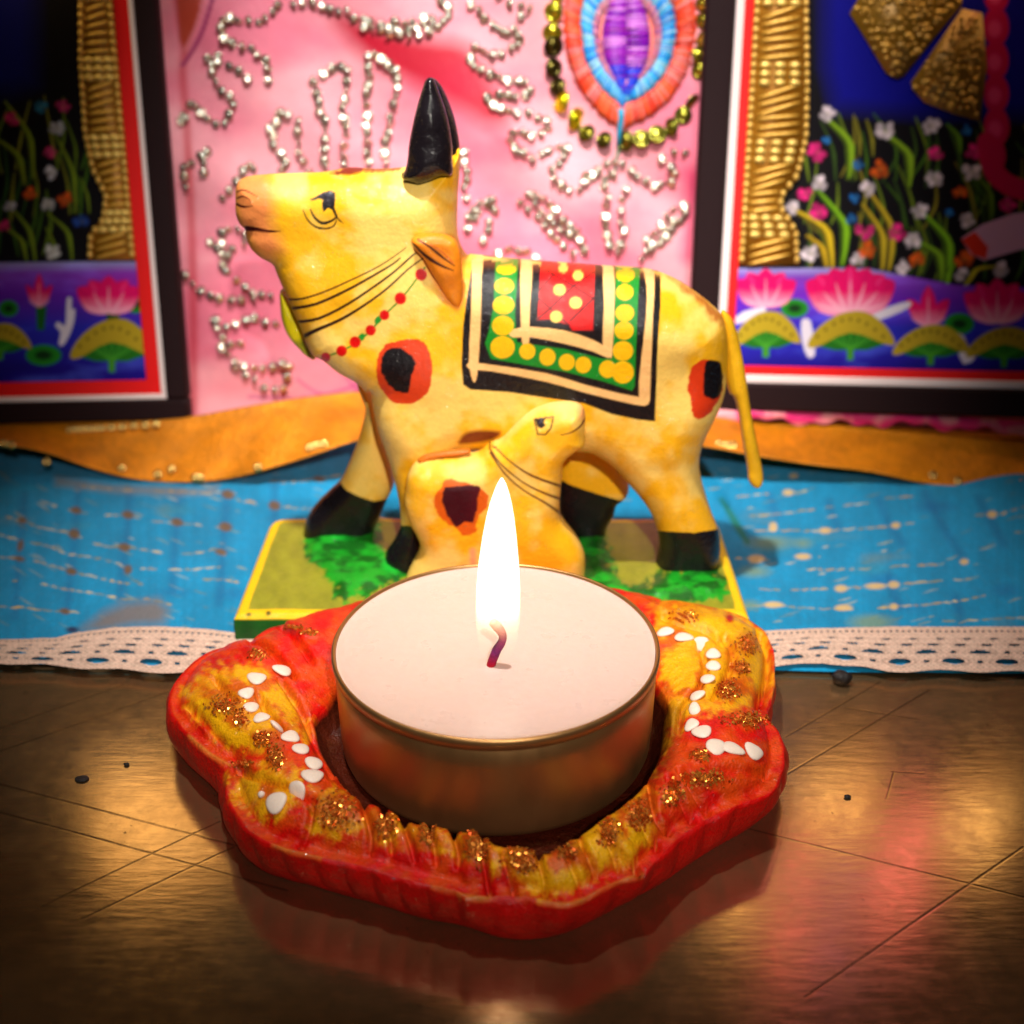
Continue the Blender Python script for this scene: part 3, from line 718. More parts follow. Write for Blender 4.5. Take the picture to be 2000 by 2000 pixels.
def art_right(p):
    p.poly(c7((700, -900), (1800, -900), (1800, 520), (1110, 510), (760, 480), (720, 300)), (6, 6, 140), soft=50)
    rr = random.Random(5)
    for k in range(110):
        x0 = rr.uniform(1570, 2300); y0 = rr.choice((530, 440, 350)) + rr.uniform(-15, 20)
        leaf(p, x0, y0, x0 + rr.uniform(-45, 30), y0 - rr.uniform(80, 130), rr.uniform(2, 18), rr.uniform(6, 11), rr.choice([(60, 95, 20), (100, 120, 25), (50, 75, 25), (125, 115, 30)]))
    for x0, y0, x1, y1, b_, w, c in ((790, 1190, 680, 860, 60, 46, (110, 160, 20)), (745, 1200, 560, 940, 55, 44, (190, 160, 25)), (720, 1200, 630, 1060, 20, 34, (180, 145, 25)), (820, 800, 700, 520, 55, 46, (115, 150, 25)), (1090, 840, 960, 590, 55, 46, (112, 145, 25)), (1000, 1210, 900, 850, 55, 42, (175, 150, 30)), (970, 1210, 880, 920, 40, 40, (175, 150, 30)), (1260, 1260, 1140, 950, 60, 48, (112, 165, 25)), (1235, 1260, 1110, 1080, 45, 44, (110, 150, 25)), (1460, 980, 1380, 780, 30, 34, (80, 110, 20)), (1340, 1290, 1480, 1200, -10, 30, (170, 160, 30)), (1260, 1290, 1300, 1180, -8, 36, (110, 160, 25)), (870, 700, 850, 530, 8, 22, (120, 115, 30)), (930, 700, 900, 540, 8, 22, (120, 115, 30)), (1320, 690, 1260, 560, 18, 34, (80, 120, 25))):
        (a, b2), (c_, d_) = c7((x0, y0), (x1, y1)); leaf(p, a, b2, c_, d_, b_ / 2.3, w / 2.0, c)
    for x, y, c in ((725, 510, 1), (985, 590, 1), (1195, 565, 1), (690, 825, 1), (910, 845, 1), (1205, 805, 1), (1375, 770, 1), (1145, 945, 1), (1355, 990, 1), (570, 930, 1), (1110, 1080, 1), (650, 1140, 1), (860, 1160, 1), (1065, 1205, 1), (1330, 1235, 1), (1505, 1210, 1), (960, 760, 2), (1325, 865, 2), (905, 1120, 2), (1130, 1165, 2), (1340, 1165, 2), (625, 870, 3), (685, 955, 3), (895, 1040, 3), (1040, 1045, 3), (1215, 690, 3), (1535, 920, 3), (680, 685, 3), (1400, 680, 3), (720, 630, 4), (865, 740, 4), (835, 985, 4), (1275, 955, 4), (850, 890, 4), (1350, 585, 4), (1700, 700, 1), (1780, 900, 2), (1850, 1100, 3)):
        (x, y), = c7((x, y)); flower(p, x, y, 21 if c != 4 else 12, {1: (232, 214, 222), 2: (235, 95, 20), 3: (235, 40, 130), 4: (25, 110, 190)}[c])
    p.poly(c7((1330, 1070), (1420, 1010), (1560, 960), (1800, 930), (1900, 1100), (1600, 1120), (1430, 1170), (1370, 1140)), (215, 165, 200), soft=3)
    p.poly(c7((1330, 1075), (1390, 1040), (1450, 1110), (1440, 1165), (1380, 1145)), (225, 50, 25), soft=3)
    for k in range(13):                                # long rose garland
        (x, y), = c7((1490 - 6 * math.sin(k * .5), 720 - 150 * k)) if k else c7((1470, 700))
        p.ell(x, y, 25, 38, (185, 8, 75), soft=3); p.ell(x - 3, y + 4, 13, 16, (225, 70, 130), soft=8, a=.7)
    p.stroke(c7((1445, 640), (1470, 760), (1540, 830), (1640, 860), (1800, 870)), 40, (190, 10, 75), soft=4)
    pond(p, c7((200, 1205), (900, 1205), (1300, 1280), (2600, 1330), (2600, 2000), (200, 2000)), 523, 720)
    for x, y, rx, ry in ((580, 1385, 62, 42), (1320, 1455, 66, 48)):
        (x, y), = c7((x, y)); lilypad(p, x, y, rx / 2.3, ry / 2.3)
    for x, y, w, h, n in ((450, 1375, 270, 170, 5), (830, 1405, 400, 210, 7), (1180, 1465, 190, 180, 3), (1490, 1450, 300, 200, 5), (1900, 1450, 340, 200, 5)):
        (x, y), = c7((x, y)); lotus(p, x, y, w / 2.3, h / 2.3, n)
    bird(p, c7((305, 1440), (350, 1400), (440, 1380), (450, 1400), (400, 1430), (320, 1455)))
    bird(p, c7((610, 1440), (650, 1440), (665, 1530), (670, 1595), (640, 1605), (615, 1540)))
    bird(p, c7((880, 1440), (1000, 1380), (1095, 1355), (1095, 1380), (1010, 1420), (900, 1455)))
    bird(p, c7((1290, 1495), (1340, 1510), (1360, 1570), (1390, 1610), (1340, 1635), (1310, 1570)))
    for x, y, w, h in ((450, 1560, 290, 160), (830, 1570, 370, 170), (1190, 1600, 330, 140), (1520, 1610, 330, 140), (1880, 1620, 330, 150)):
        (x, y), = c7((x, y)); lilyfan(p, x, y, w / 2.3, h / 2.3)

ML = lean_matrix(on_y(373, 818, 10.0), math.radians(3.2))
fwL = -on_plane(*c6((742, 900))[0], ML)[0] - (-on_plane(*c6((845, 900))[0], ML)[0])
wwL = on_plane(*c6((740, 900))[0], ML)[0] - on_plane(*c6((722, 900))[0], ML)[0]
rwL = on_plane(*c6((720, 900))[0], ML)[0] - on_plane(*c6((652, 900))[0], ML)[0]
painting('dark framed lotus pond painting left of the cow, gilded column at its right edge', ML, (-8.5, 0.0, 0.0, 12.5), fwL, wwL + .03, rwL, art_left,
         c6((365, -1100), (605, -1100), (605, 0), (615, 200), (640, 600), (655, 1195), (405, 1200), (410, 1080), (470, 1010), (480, 900), (420, 780), (385, 620), (365, 300)))
MR = lean_matrix(on_y(1338, 797, 10.0), math.radians(-4.0))
fwR = on_plane(*c7((272, 600))[0], MR)[0] - on_plane(*c7((140, 600))[0], MR)[0]
wwR = on_plane(*c7((310, 600))[0], MR)[0] - on_plane(*c7((272, 600))[0], MR)[0]
rwR = on_plane(*c7((352, 600))[0], MR)[0] - on_plane(*c7((310, 600))[0], MR)[0]
painting('dark framed lotus pond painting right of the cow, with gold pleated hem above white flowers', MR, (0.0, 8.5, 0.0, 12.5), fwR, wwR, rwR, art_right,
         c7((380, -1100), (640, -1100), (640, 0), (645, 400), (640, 620), (600, 790), (530, 880), (525, 930), (595, 1040), (600, 1190), (320, 1190), (330, 900), (355, 500), (380, 200)),
         lambda r, M, lo, hi: gold_hem(r, M, lo, hi, (c7((825, 60), (930, -120), (1330, -60), (1330, 20), (1190, 190), (1070, 340), (1040, 355), (990, 330), (900, 180)), c7((1110, 400), (1100, 370), (1330, 40), (1420, 60), (1440, 300), (1410, 545), (1290, 510), (1160, 460)))))

# ------------------------------------------------------------------ gold tissue border, blue cloth, lace
gx = np.array([-900, -300, 0, 150, 290, 373, 466, 580, 700, 850, 1100, 1300, 1408, 1474, 1626, 1771, 2000, 2300, 2900])
gt = np.array([840, 830, 823, 822, 821, 815, 797, 778, 764, 770, 790, 800, 806, 826, 828, 837, 850, 858, 860])
bx = np.array([-900, -300, 0, 83, 155, 228, 310, 393, 466, 538, 600, 673, 760, 1000, 1250, 1372, 1445, 1554, 1626, 1699, 1771, 1825, 2000, 2300, 2900])
bt = np.array([850, 852, 866, 880, 906, 928, 941, 941, 930, 911, 892, 866, 845, 850, 858, 870, 884, 902, 911, 920, 935, 946, 957, 950, 945])
ncol, nrow = 420, 26
pxs = np.linspace(-800, 2800, ncol); top = np.interp(pxs, gx, gt); bot = np.interp(pxs, bx, bt) + 3 * (vnoise(pxs, 0 * pxs, .03, 5) - .5)
k_ = np.ones(9) / 9; top = np.convolve(np.pad(top, 4, 'edge'), k_, 'valid'); bot = np.convolve(np.pad(bot, 4, 'edge'), k_, 'valid')
rows = []
rows.append(on_y(pxs, top + 6, 10.62)); rows.append(on_y(pxs, top - 1, 10.2))
ylow = 8.5 + 0.12 * np.sin(pxs * .006 + 1)
for k in range(nrow):
    t = k / (nrow - 1); py = top + (bot - top) * t
    y = 9.85 + (ylow - 9.85) * (t ** 1.3) - 0.10 * np.sin(math.pi * t) * (0.4 + fbm(pxs, 0 * pxs, .01, 2)) + 0.03 * np.sin(pxs * .05 + 5 * t) * t
    rows.append(on_y(pxs, py, y))
e = rows[-1].copy(); e[:, 2] -= 0.03; e[:, 1] += 0.02; rows.append(e)
e = e.copy(); e[:, 1] += 0.12; e[:, 2] += 0.02; rows.append(e)
G = np.concatenate(rows); X, Y = proj(G)
g = (0.62 + 0.6 * fbm(X, Y * 2, .02, 8) + .25 * (vnoise(X, Y, .12, 9) - .5))[:, None] * lin((236, 142, 8))
goldc = make('gold_cloth', G, grid_faces(len(rows), ncol), M_goldcloth, col=g)
props(goldc, 'gold tissue cloth with a wavy lower edge draped between the paintings and the blue cloth', 'cloth')
for (x, y) in d1((375, 250), (400, 245), (425, 248), (460, 245), (500, 243), (545, 240), (600, 238), (660, 235), (720, 228), (780, 225), (840, 220), (655, 458), (850, 488), (925, 462), (1055, 505), (1078, 507), (1390, 450), (1670, 345), (1700, 335), (1745, 325), (250, 420), (20, 320), (60, 330)) + d2((290, 325), (335, 332), (365, 330), (1440, 492), (1575, 525), (1920, 535)):
    j = int(np.argmin(np.abs(pxs - x))); c = on_y(x, y, 9.85 + (ylow[j] - 9.85) * min(max((y - top[j]) / (bot[j] - top[j]), 0), 1) ** 1.3 - .1)
    Vt, Ft = torus(c, np.array([1.0, 0, 0]), np.array([0, .5, .86]), np.array([0, -.86, .5]), .055, .035, 10, 5)
    mb = MB(); mb.add(Vt, Ft, lin((235, 195, 110))); mb.build('sequin', M_silver, goldc)
# pink fringe showing over the gold cloth under the right-hand frame
fx = np.linspace(1385, 2700, 200); V = []
for k in range(6):
    t = k / 5; V.append(on_y(fx, np.interp(fx, (1385, 1500, 1626, 1771, 2000, 2700), (800, 800, 806, 808, 826, 840)) + t * (24 + 5 * np.sin(fx * .045) + 4 * np.sin(fx * .11)) - 3, 9.86 - 0.10 * t - 0.05 * math.sin(math.pi * t)))
V = np.concatenate(V); X, Y = proj(V)
c = lin((225, 30, 120)) * 1.0 + (lin((240, 150, 160)) - lin((225, 30, 120))) * sstep(.4, .6, fbm(X, Y, .03, 4))[:, None]
hem = make('pink_hem', V, grid_faces(6, 200), M_pink, cloth, c)

FE_x = np.array([-900, 0, 217, 350, 480, 1000, 1517, 1608, 1662, 1735, 1807, 2000, 2900]); FE_y = np.array([1295, 1297, 1302, 1310, 1316, 1318, 1309, 1312, 1313, 1314, 1313, 1315, 1320])
LT_x = np.array([-900, 0, 109, 152, 217, 304, 399, 457, 1000, 1492, 1590, 1735, 2000, 2900]); LT_y = np.array([1252, 1246, 1243, 1232, 1223, 1220, 1225, 1232, 1232, 1229, 1225, 1221, 1221, 1226])
LB_x = np.array([-900, 0, 109, 217, 348, 1000, 1517, 1608, 1662, 1735, 1807, 2000, 2900]); LB_y = np.array([1294, 1295, 1301, 1308, 1315, 1316, 1302, 1294, 1301, 1312, 1310, 1313, 1318])
nc, nr = 900, 330
pxs = np.linspace(-900, 2900, nc)
fr = on_z(pxs, np.interp(pxs, FE_x, FE_y), 0.05)
xs = fr[:, 0]; yf = fr[:, 1]
T = np.linspace(0, 1, nr)[:, None]
YY = yf[None, :] * (1 - T) + 10.6 * T
XX = np.repeat(xs[None, :], nr, 0)
ZZ = 0.05 + 0.07 * fbm(XX, YY * .6, .35, 11) + 0.03 * fbm(XX, YY, 1.1, 12) * sstep(0.0, .1, T)
ZZ[:1] -= 0.03
B = np.stack([XX, YY, ZZ], -1).reshape(-1, 3); X, Y = proj(B)
base = lin((0, 146, 200)) * (0.78 + 0.45 * fbm(X, Y, .02, 21)[:, None])
p = Paint(X, Y, base)
for q in (d1((130, 600), (115, 800), (95, 1000), (80, 1250)), d1((420, 560), (405, 800), (385, 1000), (360, 1220)), d1((700, 580), (690, 760), (670, 900), (650, 1160)), d1((965, 580), (955, 760), (940, 920), (930, 1100)), d1((1225, 590), (1215, 770), (1195, 1000), (1180, 1180)), d1((1480, 530), (1480, 660), (1478, 740)),
          d2((880, 640), (900, 700), (930, 770)), d2((1150, 620), (1200, 750), (1280, 860)), d2((1400, 590), (1490, 760), (1600, 930)), d2((1690, 620), (1750, 730), (1820, 860)), d2((1200, 1020), (1225, 1110), (1255, 1190)), d2((560, 600), (600, 720)), d2((1560, 1150), (1600, 1280)), d1((-260, 640), (-310, 1000), (-330, 1250)), d2((1980, 620), (2080, 860), (2200, 1100))):
    p.stroke(q, 13, (0, 96, 158), soft=16, a=.5)
rr = random.Random(11)
def dashes(q, w=4.0, gap=.12, tone=(212, 180, 92)):
    P = cr(q, 8, False); seg = np.r_[0, np.cumsum(np.hypot(*np.diff(P, axis=0).T))]; s = rr.uniform(0, 8)
    while s < seg[-1]:
        l = rr.uniform(8, 26)
        if rr.random() > gap:
            pts = [(np.interp(s + l * k / 3, seg, P[:, 0]), np.interp(s + l * k / 3, seg, P[:, 1]) + rr.gauss(0, .7)) for k in range(4)]
            p.stroke(pts, (w * .5, w * rr.uniform(.7, 1.3), w * .5), rr.choice([tone, (228, 205, 140), (165, 150, 80), (200, 160, 70)]), soft=2.2, a=rr.uniform(.55, .95))
        s += l + rr.uniform(2, 9)
for q in (d1((210, 630), (330, 665), (420, 690), (550, 705), (690, 710), (800, 735), (950, 750), (1080, 760), (1210, 775)), d1((1210, 590), (1300, 630), (1400, 640), (1490, 655), (1600, 670), (1680, 675)), d1((440, 555), (530, 560), (700, 575), (980, 580), (1120, 590), (1180, 580)),
          d1((-200, 650), (0, 705), (120, 740), (250, 780), (400, 810), (480, 850), (580, 875), (680, 880), (760, 890), (870, 910), (1000, 915), (1100, 905), (1170, 890), (1220, 930)), d1((-150, 770), (0, 810), (100, 840), (260, 875), (370, 915), (550, 945), (640, 970), (690, 1010)), d1((-150, 925), (0, 935), (100, 940), (230, 965), (380, 1010), (470, 1030), (570, 1055), (680, 1075), (760, 1080)),
          d1((60, 1060), (200, 1075), (260, 1085), (370, 1110), (520, 1130), (600, 1145), (680, 1160), (800, 1160), (920, 1190)), d1((-150, 1190), (0, 1200), (120, 1205), (240, 1220), (350, 1225), (480, 1235)), d1((1080, 1050), (1200, 1055), (1280, 1070)), d1((740, 995), (1020, 1000), (1180, 985)), d1((1440, 520), (1560, 530), (1720, 510), (1850, 490)),
          d2((640, 590), (760, 575)), d2((380, 610), (560, 590)), d2((450, 710), (560, 705), (840, 670), (1090, 640)), d2((480, 790), (680, 790), (860, 790), (1160, 770), (1440, 735)), d2((360, 940), (500, 940), (560, 950)), d2((700, 930), (830, 930)), d2((760, 1000), (900, 1000), (1100, 995), (1290, 980), (1470, 975)), d2((490, 1105), (640, 1110), (840, 1105), (950, 1100), (1150, 1090), (1240, 1080), (1500, 1060), (1640, 1050)),
          d2((420, 1200), (600, 1190), (710, 1205), (1040, 1215), (1230, 1200), (1400, 1190), (1600, 1165), (1720, 1140)), d2((1650, 710), (1800, 700), (1932, 665), (2200, 640)), d2((1480, 1275), (1650, 1275), (1800, 1265), (2100, 1250)), d2((1180, 620), (1380, 600)), d2((1880, 800), (2000, 790), (2200, 760))):
    dashes(q)
for k in range(420):
    x, y = rr.uniform(-300, 2300), rr.uniform(905, 1255)
    if 470 < x < 1440 and y > 990: continue
    sl = (x - 1000) * (-.00016 if x > 1000 else -.00026) * 60; l = rr.uniform(8, 30)
    p.stroke([(x, y), (x + l * .5, y + sl * l * .02 + rr.gauss(0, 1)), (x + l, y + sl * l * .04 + rr.gauss(0, 1))], (1, rr.uniform(2, 4.2), 1), rr.choice([(190, 180, 110), (150, 165, 130), (215, 205, 160), (120, 130, 90)]), soft=3, a=rr.uniform(.25, .75))
for k in range(60):
    x, y = rr.uniform(-300, 2300), rr.uniform(905, 1255)
    if not (470 < x < 1440 and y > 990): p.ell(x, y, rr.uniform(10, 36), rr.uniform(4, 12), rr.choice([(0, 105, 175), (60, 150, 170), (110, 140, 140)]), soft=14, a=rr.uniform(.2, .5))
p.C *= (0.86 + .28 * vnoise(X, 0 * X, .16, 3) * vnoise(X, Y, .3, 4))[:, None]
for (x, y, rx, ry) in d1((690, 705, 12, 8), (955, 745, 12, 8), (1215, 770, 13, 9), (1480, 655, 12, 9), (1228, 595, 13, 9), (400, 808, 11, 10), (670, 880, 12, 8), (385, 1010, 11, 7), (410, 680, 11, 7), (350, 1225, 10, 6), (120, 735, 9, 6), (110, 870, 6, 12), (105, 942, 10, 5), (1190, 905, 12, 6), (1720, 512, 12, 6), (690, 1000, 8, 9)):
    p.ell(x, y, rx, ry, (112, 82, 45), rot=.2, soft=4, a=.9)
for (x, y, rx, ry) in d2((660, 585, 10, 6), (860, 790, 12, 6), (580, 770, 8, 9), (490, 943, 16, 8), (740, 930, 15, 6), (1130, 1090, 20, 6), (1230, 1082, 11, 7), (945, 1102, 12, 7), (580, 1190, 18, 6), (1610, 958, 8, 6), (960, 1205, 16, 6), (1230, 1200, 8, 6), (690, 495, 8, 5), (1240, 762, 8, 6), (1760, 703, 9, 7)):
    p.ell(x, y, rx, ry, (226, 190, 120), soft=4, a=.85)
for (x, y, rx, ry) in d2((560, 855, 40, 12), (480, 1010, 26, 10), (740, 860, 14, 8), (450, 1190, 18, 7), (1110, 1285, 40, 14)):
    p.ell(x, y, rx, ry, (120, 150, 120), soft=14, a=.8)
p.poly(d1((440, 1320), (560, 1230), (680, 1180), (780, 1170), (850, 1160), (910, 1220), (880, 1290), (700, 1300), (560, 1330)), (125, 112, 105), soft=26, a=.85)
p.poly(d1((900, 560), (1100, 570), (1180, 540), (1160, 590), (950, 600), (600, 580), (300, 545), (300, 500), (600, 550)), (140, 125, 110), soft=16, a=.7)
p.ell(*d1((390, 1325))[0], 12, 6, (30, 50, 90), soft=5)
p.stroke(d2((300, 620), (350, 700), (400, 790), (440, 850)), (6, 14, 10), (10, 110, 60), soft=8, a=.8)
bluec = make('blue_cloth', B, grid_faces(nr, nc), M_blue, col=p.C)
props(bluec, 'bright blue cotton cloth woven with gold dashes, spread on the table under the cow', 'cloth')
# white lace along the front edge, holes cut through
nc, nr = 3000, 64
pxs = np.linspace(-700, 2700, nc); t = np.linspace(0, 1, nr)[:, None]
PYl = np.interp(pxs, LT_x, LT_y)[None, :] * (1 - t) + np.interp(pxs, LB_x, LB_y)[None, :] * t + 2.4 * np.sin(pxs * .043 + 1)[None, :] * sstep(.75, 1, t)
PXl = np.repeat(pxs[None, :], nr, 0)
Lw = on_z(PXl.ravel(), PYl.ravel(), 0.16).reshape(nr, nc, 3)
cu = Lw[nr // 2, :, 0][None, :] + 0 * t; tv = t + 0 * cu
seg = .78
def lens(row, hh, ph, w, per):
    q = ((cu / per + ph) % 1 - .5) * per
    return (np.abs(q) / w) ** 1.6 + (np.abs(tv - row) / hh) ** 1.6
h = np.minimum.reduce([lens(.80, .075, 0, .17, seg), lens(.60, .045, .5, .17, seg), lens(.44, .03, .25, .10, seg / 2), lens(.31, .026, .0, .08, seg / 2), lens(.60, .03, 0, .05, seg), lens(.80, .03, .5, .05, seg), lens(.14, .022, 0, .022, .09)])
Lw[:, :, 2] += 0.006 * np.sin(np.clip(h, 0, 3) * 6) * (h > 1) + 0.02 * fbm(cu, tv, 5, 4) + .006 * np.sin(tv * 60)
sag = (1 - sstep(0, .2, tv)) * .03
Lw[:, :, 2] -= sag
F = grid_faces(nr, nc); hv = h.ravel(); keep = hv[F].mean(1) > 1.0
used = np.unique(F[keep]); rm = np.zeros(nr * nc, int); rm[used] = np.arange(len(used))
hr = h.ravel(); Lc = lin((242, 206, 186)) * ((0.72 + .3 * fbm(cu.ravel() * 2, tv.ravel() * 2, 9, 2)) * (1 - .22 * (np.sin(cu.ravel() * 70) * np.sin(tv.ravel() * 75) > .25)) * (1 - .25 * ((hr > 1.5) & (hr < 2.1))))[:, None]
make('lace_trim', Lw.reshape(-1, 3)[used], rm[F[keep]], M_lace, bluec, Lc[used])

# ------------------------------------------------------------------ carved and painted cow figurine
BX0, BX1 = on_z(457, 1203, .56)[0], on_z(1462, 1199, .56)[0]
ZB0, ZB1 = 0.085, 0.56
BY0, BY1 = on_z(459, 1203, ZB1)[1], 6.15
fig = empty('cow_figurine', ((BX0 + BX1) / 2, (BY0 + BY1) / 2, ZB0), 'yellow painted wooden cow with a calf at its side, standing on a green base', 'figurine')
s = 0.022; nx, ny = int((BX1 - BX0) / s), int((BY1 - BY0) / s)
gu, gv = np.meshgrid(np.linspace(BX0, BX1, nx), np.linspace(BY0, BY1, ny))
rc = 0.28                                               # round the back corners
def base_warp(x, y):
    cx0, cx1, cy = BX0 + rc, BX1 - rc, BY1 - rc
    x2, y2 = x.copy(), y.copy()
    for cx, sg in ((cx0, -1), (cx1, 1)):
        m = ((x - cx) * sg > 0) & (y > cy); dx, dy = x - cx, y - cy
        mx_ = np.maximum(np.abs(dx), np.abs(dy)); r_ = np.hypot(dx, dy) + 1e-9; f_ = mx_ / r_
        x2 = np.where(m, cx + dx * f_, x2); y2 = np.where(m, cy + dy * f_, y2)
    return x2, y2
gx2, gy2 = base_warp(gu, gv)
edge = np.minimum.reduce([gu - BX0, BX1 - gu, gv - BY0, BY1 - gv])
gz = ZB1 - 0.06 * (1 - sstep(0, .06, edge)) + 0.025 * fbm(gu, gv, 2.0, 3)
TOPV = np.stack([gx2, gy2, gz], -1)
green_m = cC((125, 830), (150, 770), (260, 730), (420, 715), (500, 735), (560, 790), (560, 850), (600, 920), (680, 980), (660, 1060), (560, 1100), (420, 1140), (330, 1180), (280, 1110), (230, 1040), (200, 960), (140, 930))
mound2 = cB((720, 1640), (800, 1560), (920, 1580), (930, 1700), (960, 1830), (1050, 1900), (1180, 1880), (1250, 1830), (1530, 1830), (1530, 1990), (900, 2000), (800, 1880))
Xb, Yb = proj(TOPV)
dm = np.minimum(sdpoly(Xb, Yb, cr(green_m, 3)), sdpoly(Xb, Yb, cr(mound2, 3)))
TOPV[..., 2] += 0.10 * sstep(4, -26, dm) * (0.6 + .7 * fbm(gu, gv, 4, 9))
# a green lump in front of the far fore hoof
lump = on_z(*cC((375, 775))[0], .55)
TOPV[..., 2] += 0.40 * np.exp(-(((gu - lump[0]) / .34) ** 2 + ((gv - lump[1] - .12) / .2) ** 2))
lump2 = on_z(*cC((600, 970))[0], .55)
TOPV[..., 2] += 0.12 * np.exp(-(((gu - lump2[0]) / .22) ** 2 + ((gv - lump2[1]) / .16) ** 2))
Vb = TOPV.reshape(-1, 3); X, Y = proj(Vb)
p = Paint(X, Y, lin((140, 140, 32)) * (0.75 + .5 * fbm(X, Y, .05, 2)[:, None]))
for q in (cC((125, 830), (150, 770), (260, 730), (420, 715), (500, 735), (560, 790), (560, 850), (600, 920), (680, 980), (660, 1060), (560, 1100), (420, 1140), (330, 1180), (280, 1110), (230, 1040), (200, 960), (140, 930)), mound2):
    p.poly(q, lambda x, y: lin((8, 88, 14)) + (lin((20, 150, 30)) - lin((8, 88, 14))) * sstep(.35, .65, fbm(x, y * 2, .04, 6))[:, None], soft=9, smooth=3, rag=11, seed=3)
p.poly(cC((245, 800), (300, 750), (400, 725), (490, 735), (470, 790), (380, 835), (290, 835)), (10, 170, 40), soft=7, smooth=3)
p.ell(*cC((590, 975))[0], 18, 14, (10, 165, 40), soft=8)
ed = edge.reshape(-1); wd = np.where(gv.ravel() - BY0 < .3, .17, .16) + .03 * (fbm(gu.ravel(), gv.ravel(), 1.5, 4) - .5)
a = np.clip((wd - ed) / .02 + .5, 0, 1)[:, None]
back = (BY1 - gv.ravel() < .09)[:, None]
p.C = p.C * (1 - a) + np.where(back & (np.abs(gu.ravel() - (BX0 + BX1) / 2) < (BX1 - BX0) / 2 - .2)[:, None], lin((150, 125, 50)), lin((236, 190, 8))) * a
for q in (cE((270, 1210)), cE((455, 1195))): p.ell(q[0][0], q[0][1], 5, 4, (60, 60, 10), soft=3)
F = grid_faces(ny, nx)
ring = [j for j in range(nx)] + [i * nx + nx - 1 for i in range(1, ny)] + [(ny - 1) * nx + j for j in range(nx - 2, -1, -1)] + [i * nx for i in range(ny - 2, 0, -1)]
R = Vb[ring]; n = len(ring); Vs, Cs = [R], [p.C[ring]]
sidec = lin((10, 92, 22)) * (0.6 + .8 * fbm(R[:, 0] + R[:, 1], R[:, 2], 3, 5))[:, None]
for z, o_ in ((ZB1 - .075, .012), (ZB1 - .2, .02), (ZB0 + .04, .015), (ZB0, -.01)):
    q = R.copy(); q[:, 2] = z; d = q[:, :2] - np.array(((BX0 + BX1) / 2, (BY0 + BY1) / 2)); q[:, :2] += d / np.linalg.norm(d, axis=1)[:, None] * o_
    Vs.append(q); Cs.append(np.where(z > ZB1 - .06, lin((220, 175, 8)), sidec) if z > ZB1 - .06 else sidec)
off = len(Vb); Vall = np.concatenate([Vb] + Vs); Call = np.concatenate([p.C] + Cs)
Fs = np.concatenate([F] + [np.array([[off + r * n + k, off + (r + 1) * n + k, off + (r + 1) * n + (k + 1) % n, off + r * n + (k + 1) % n] for k in range(n)]) for r in range(4)])
make('base', Vall, Fs, M_figure, fig, Call)

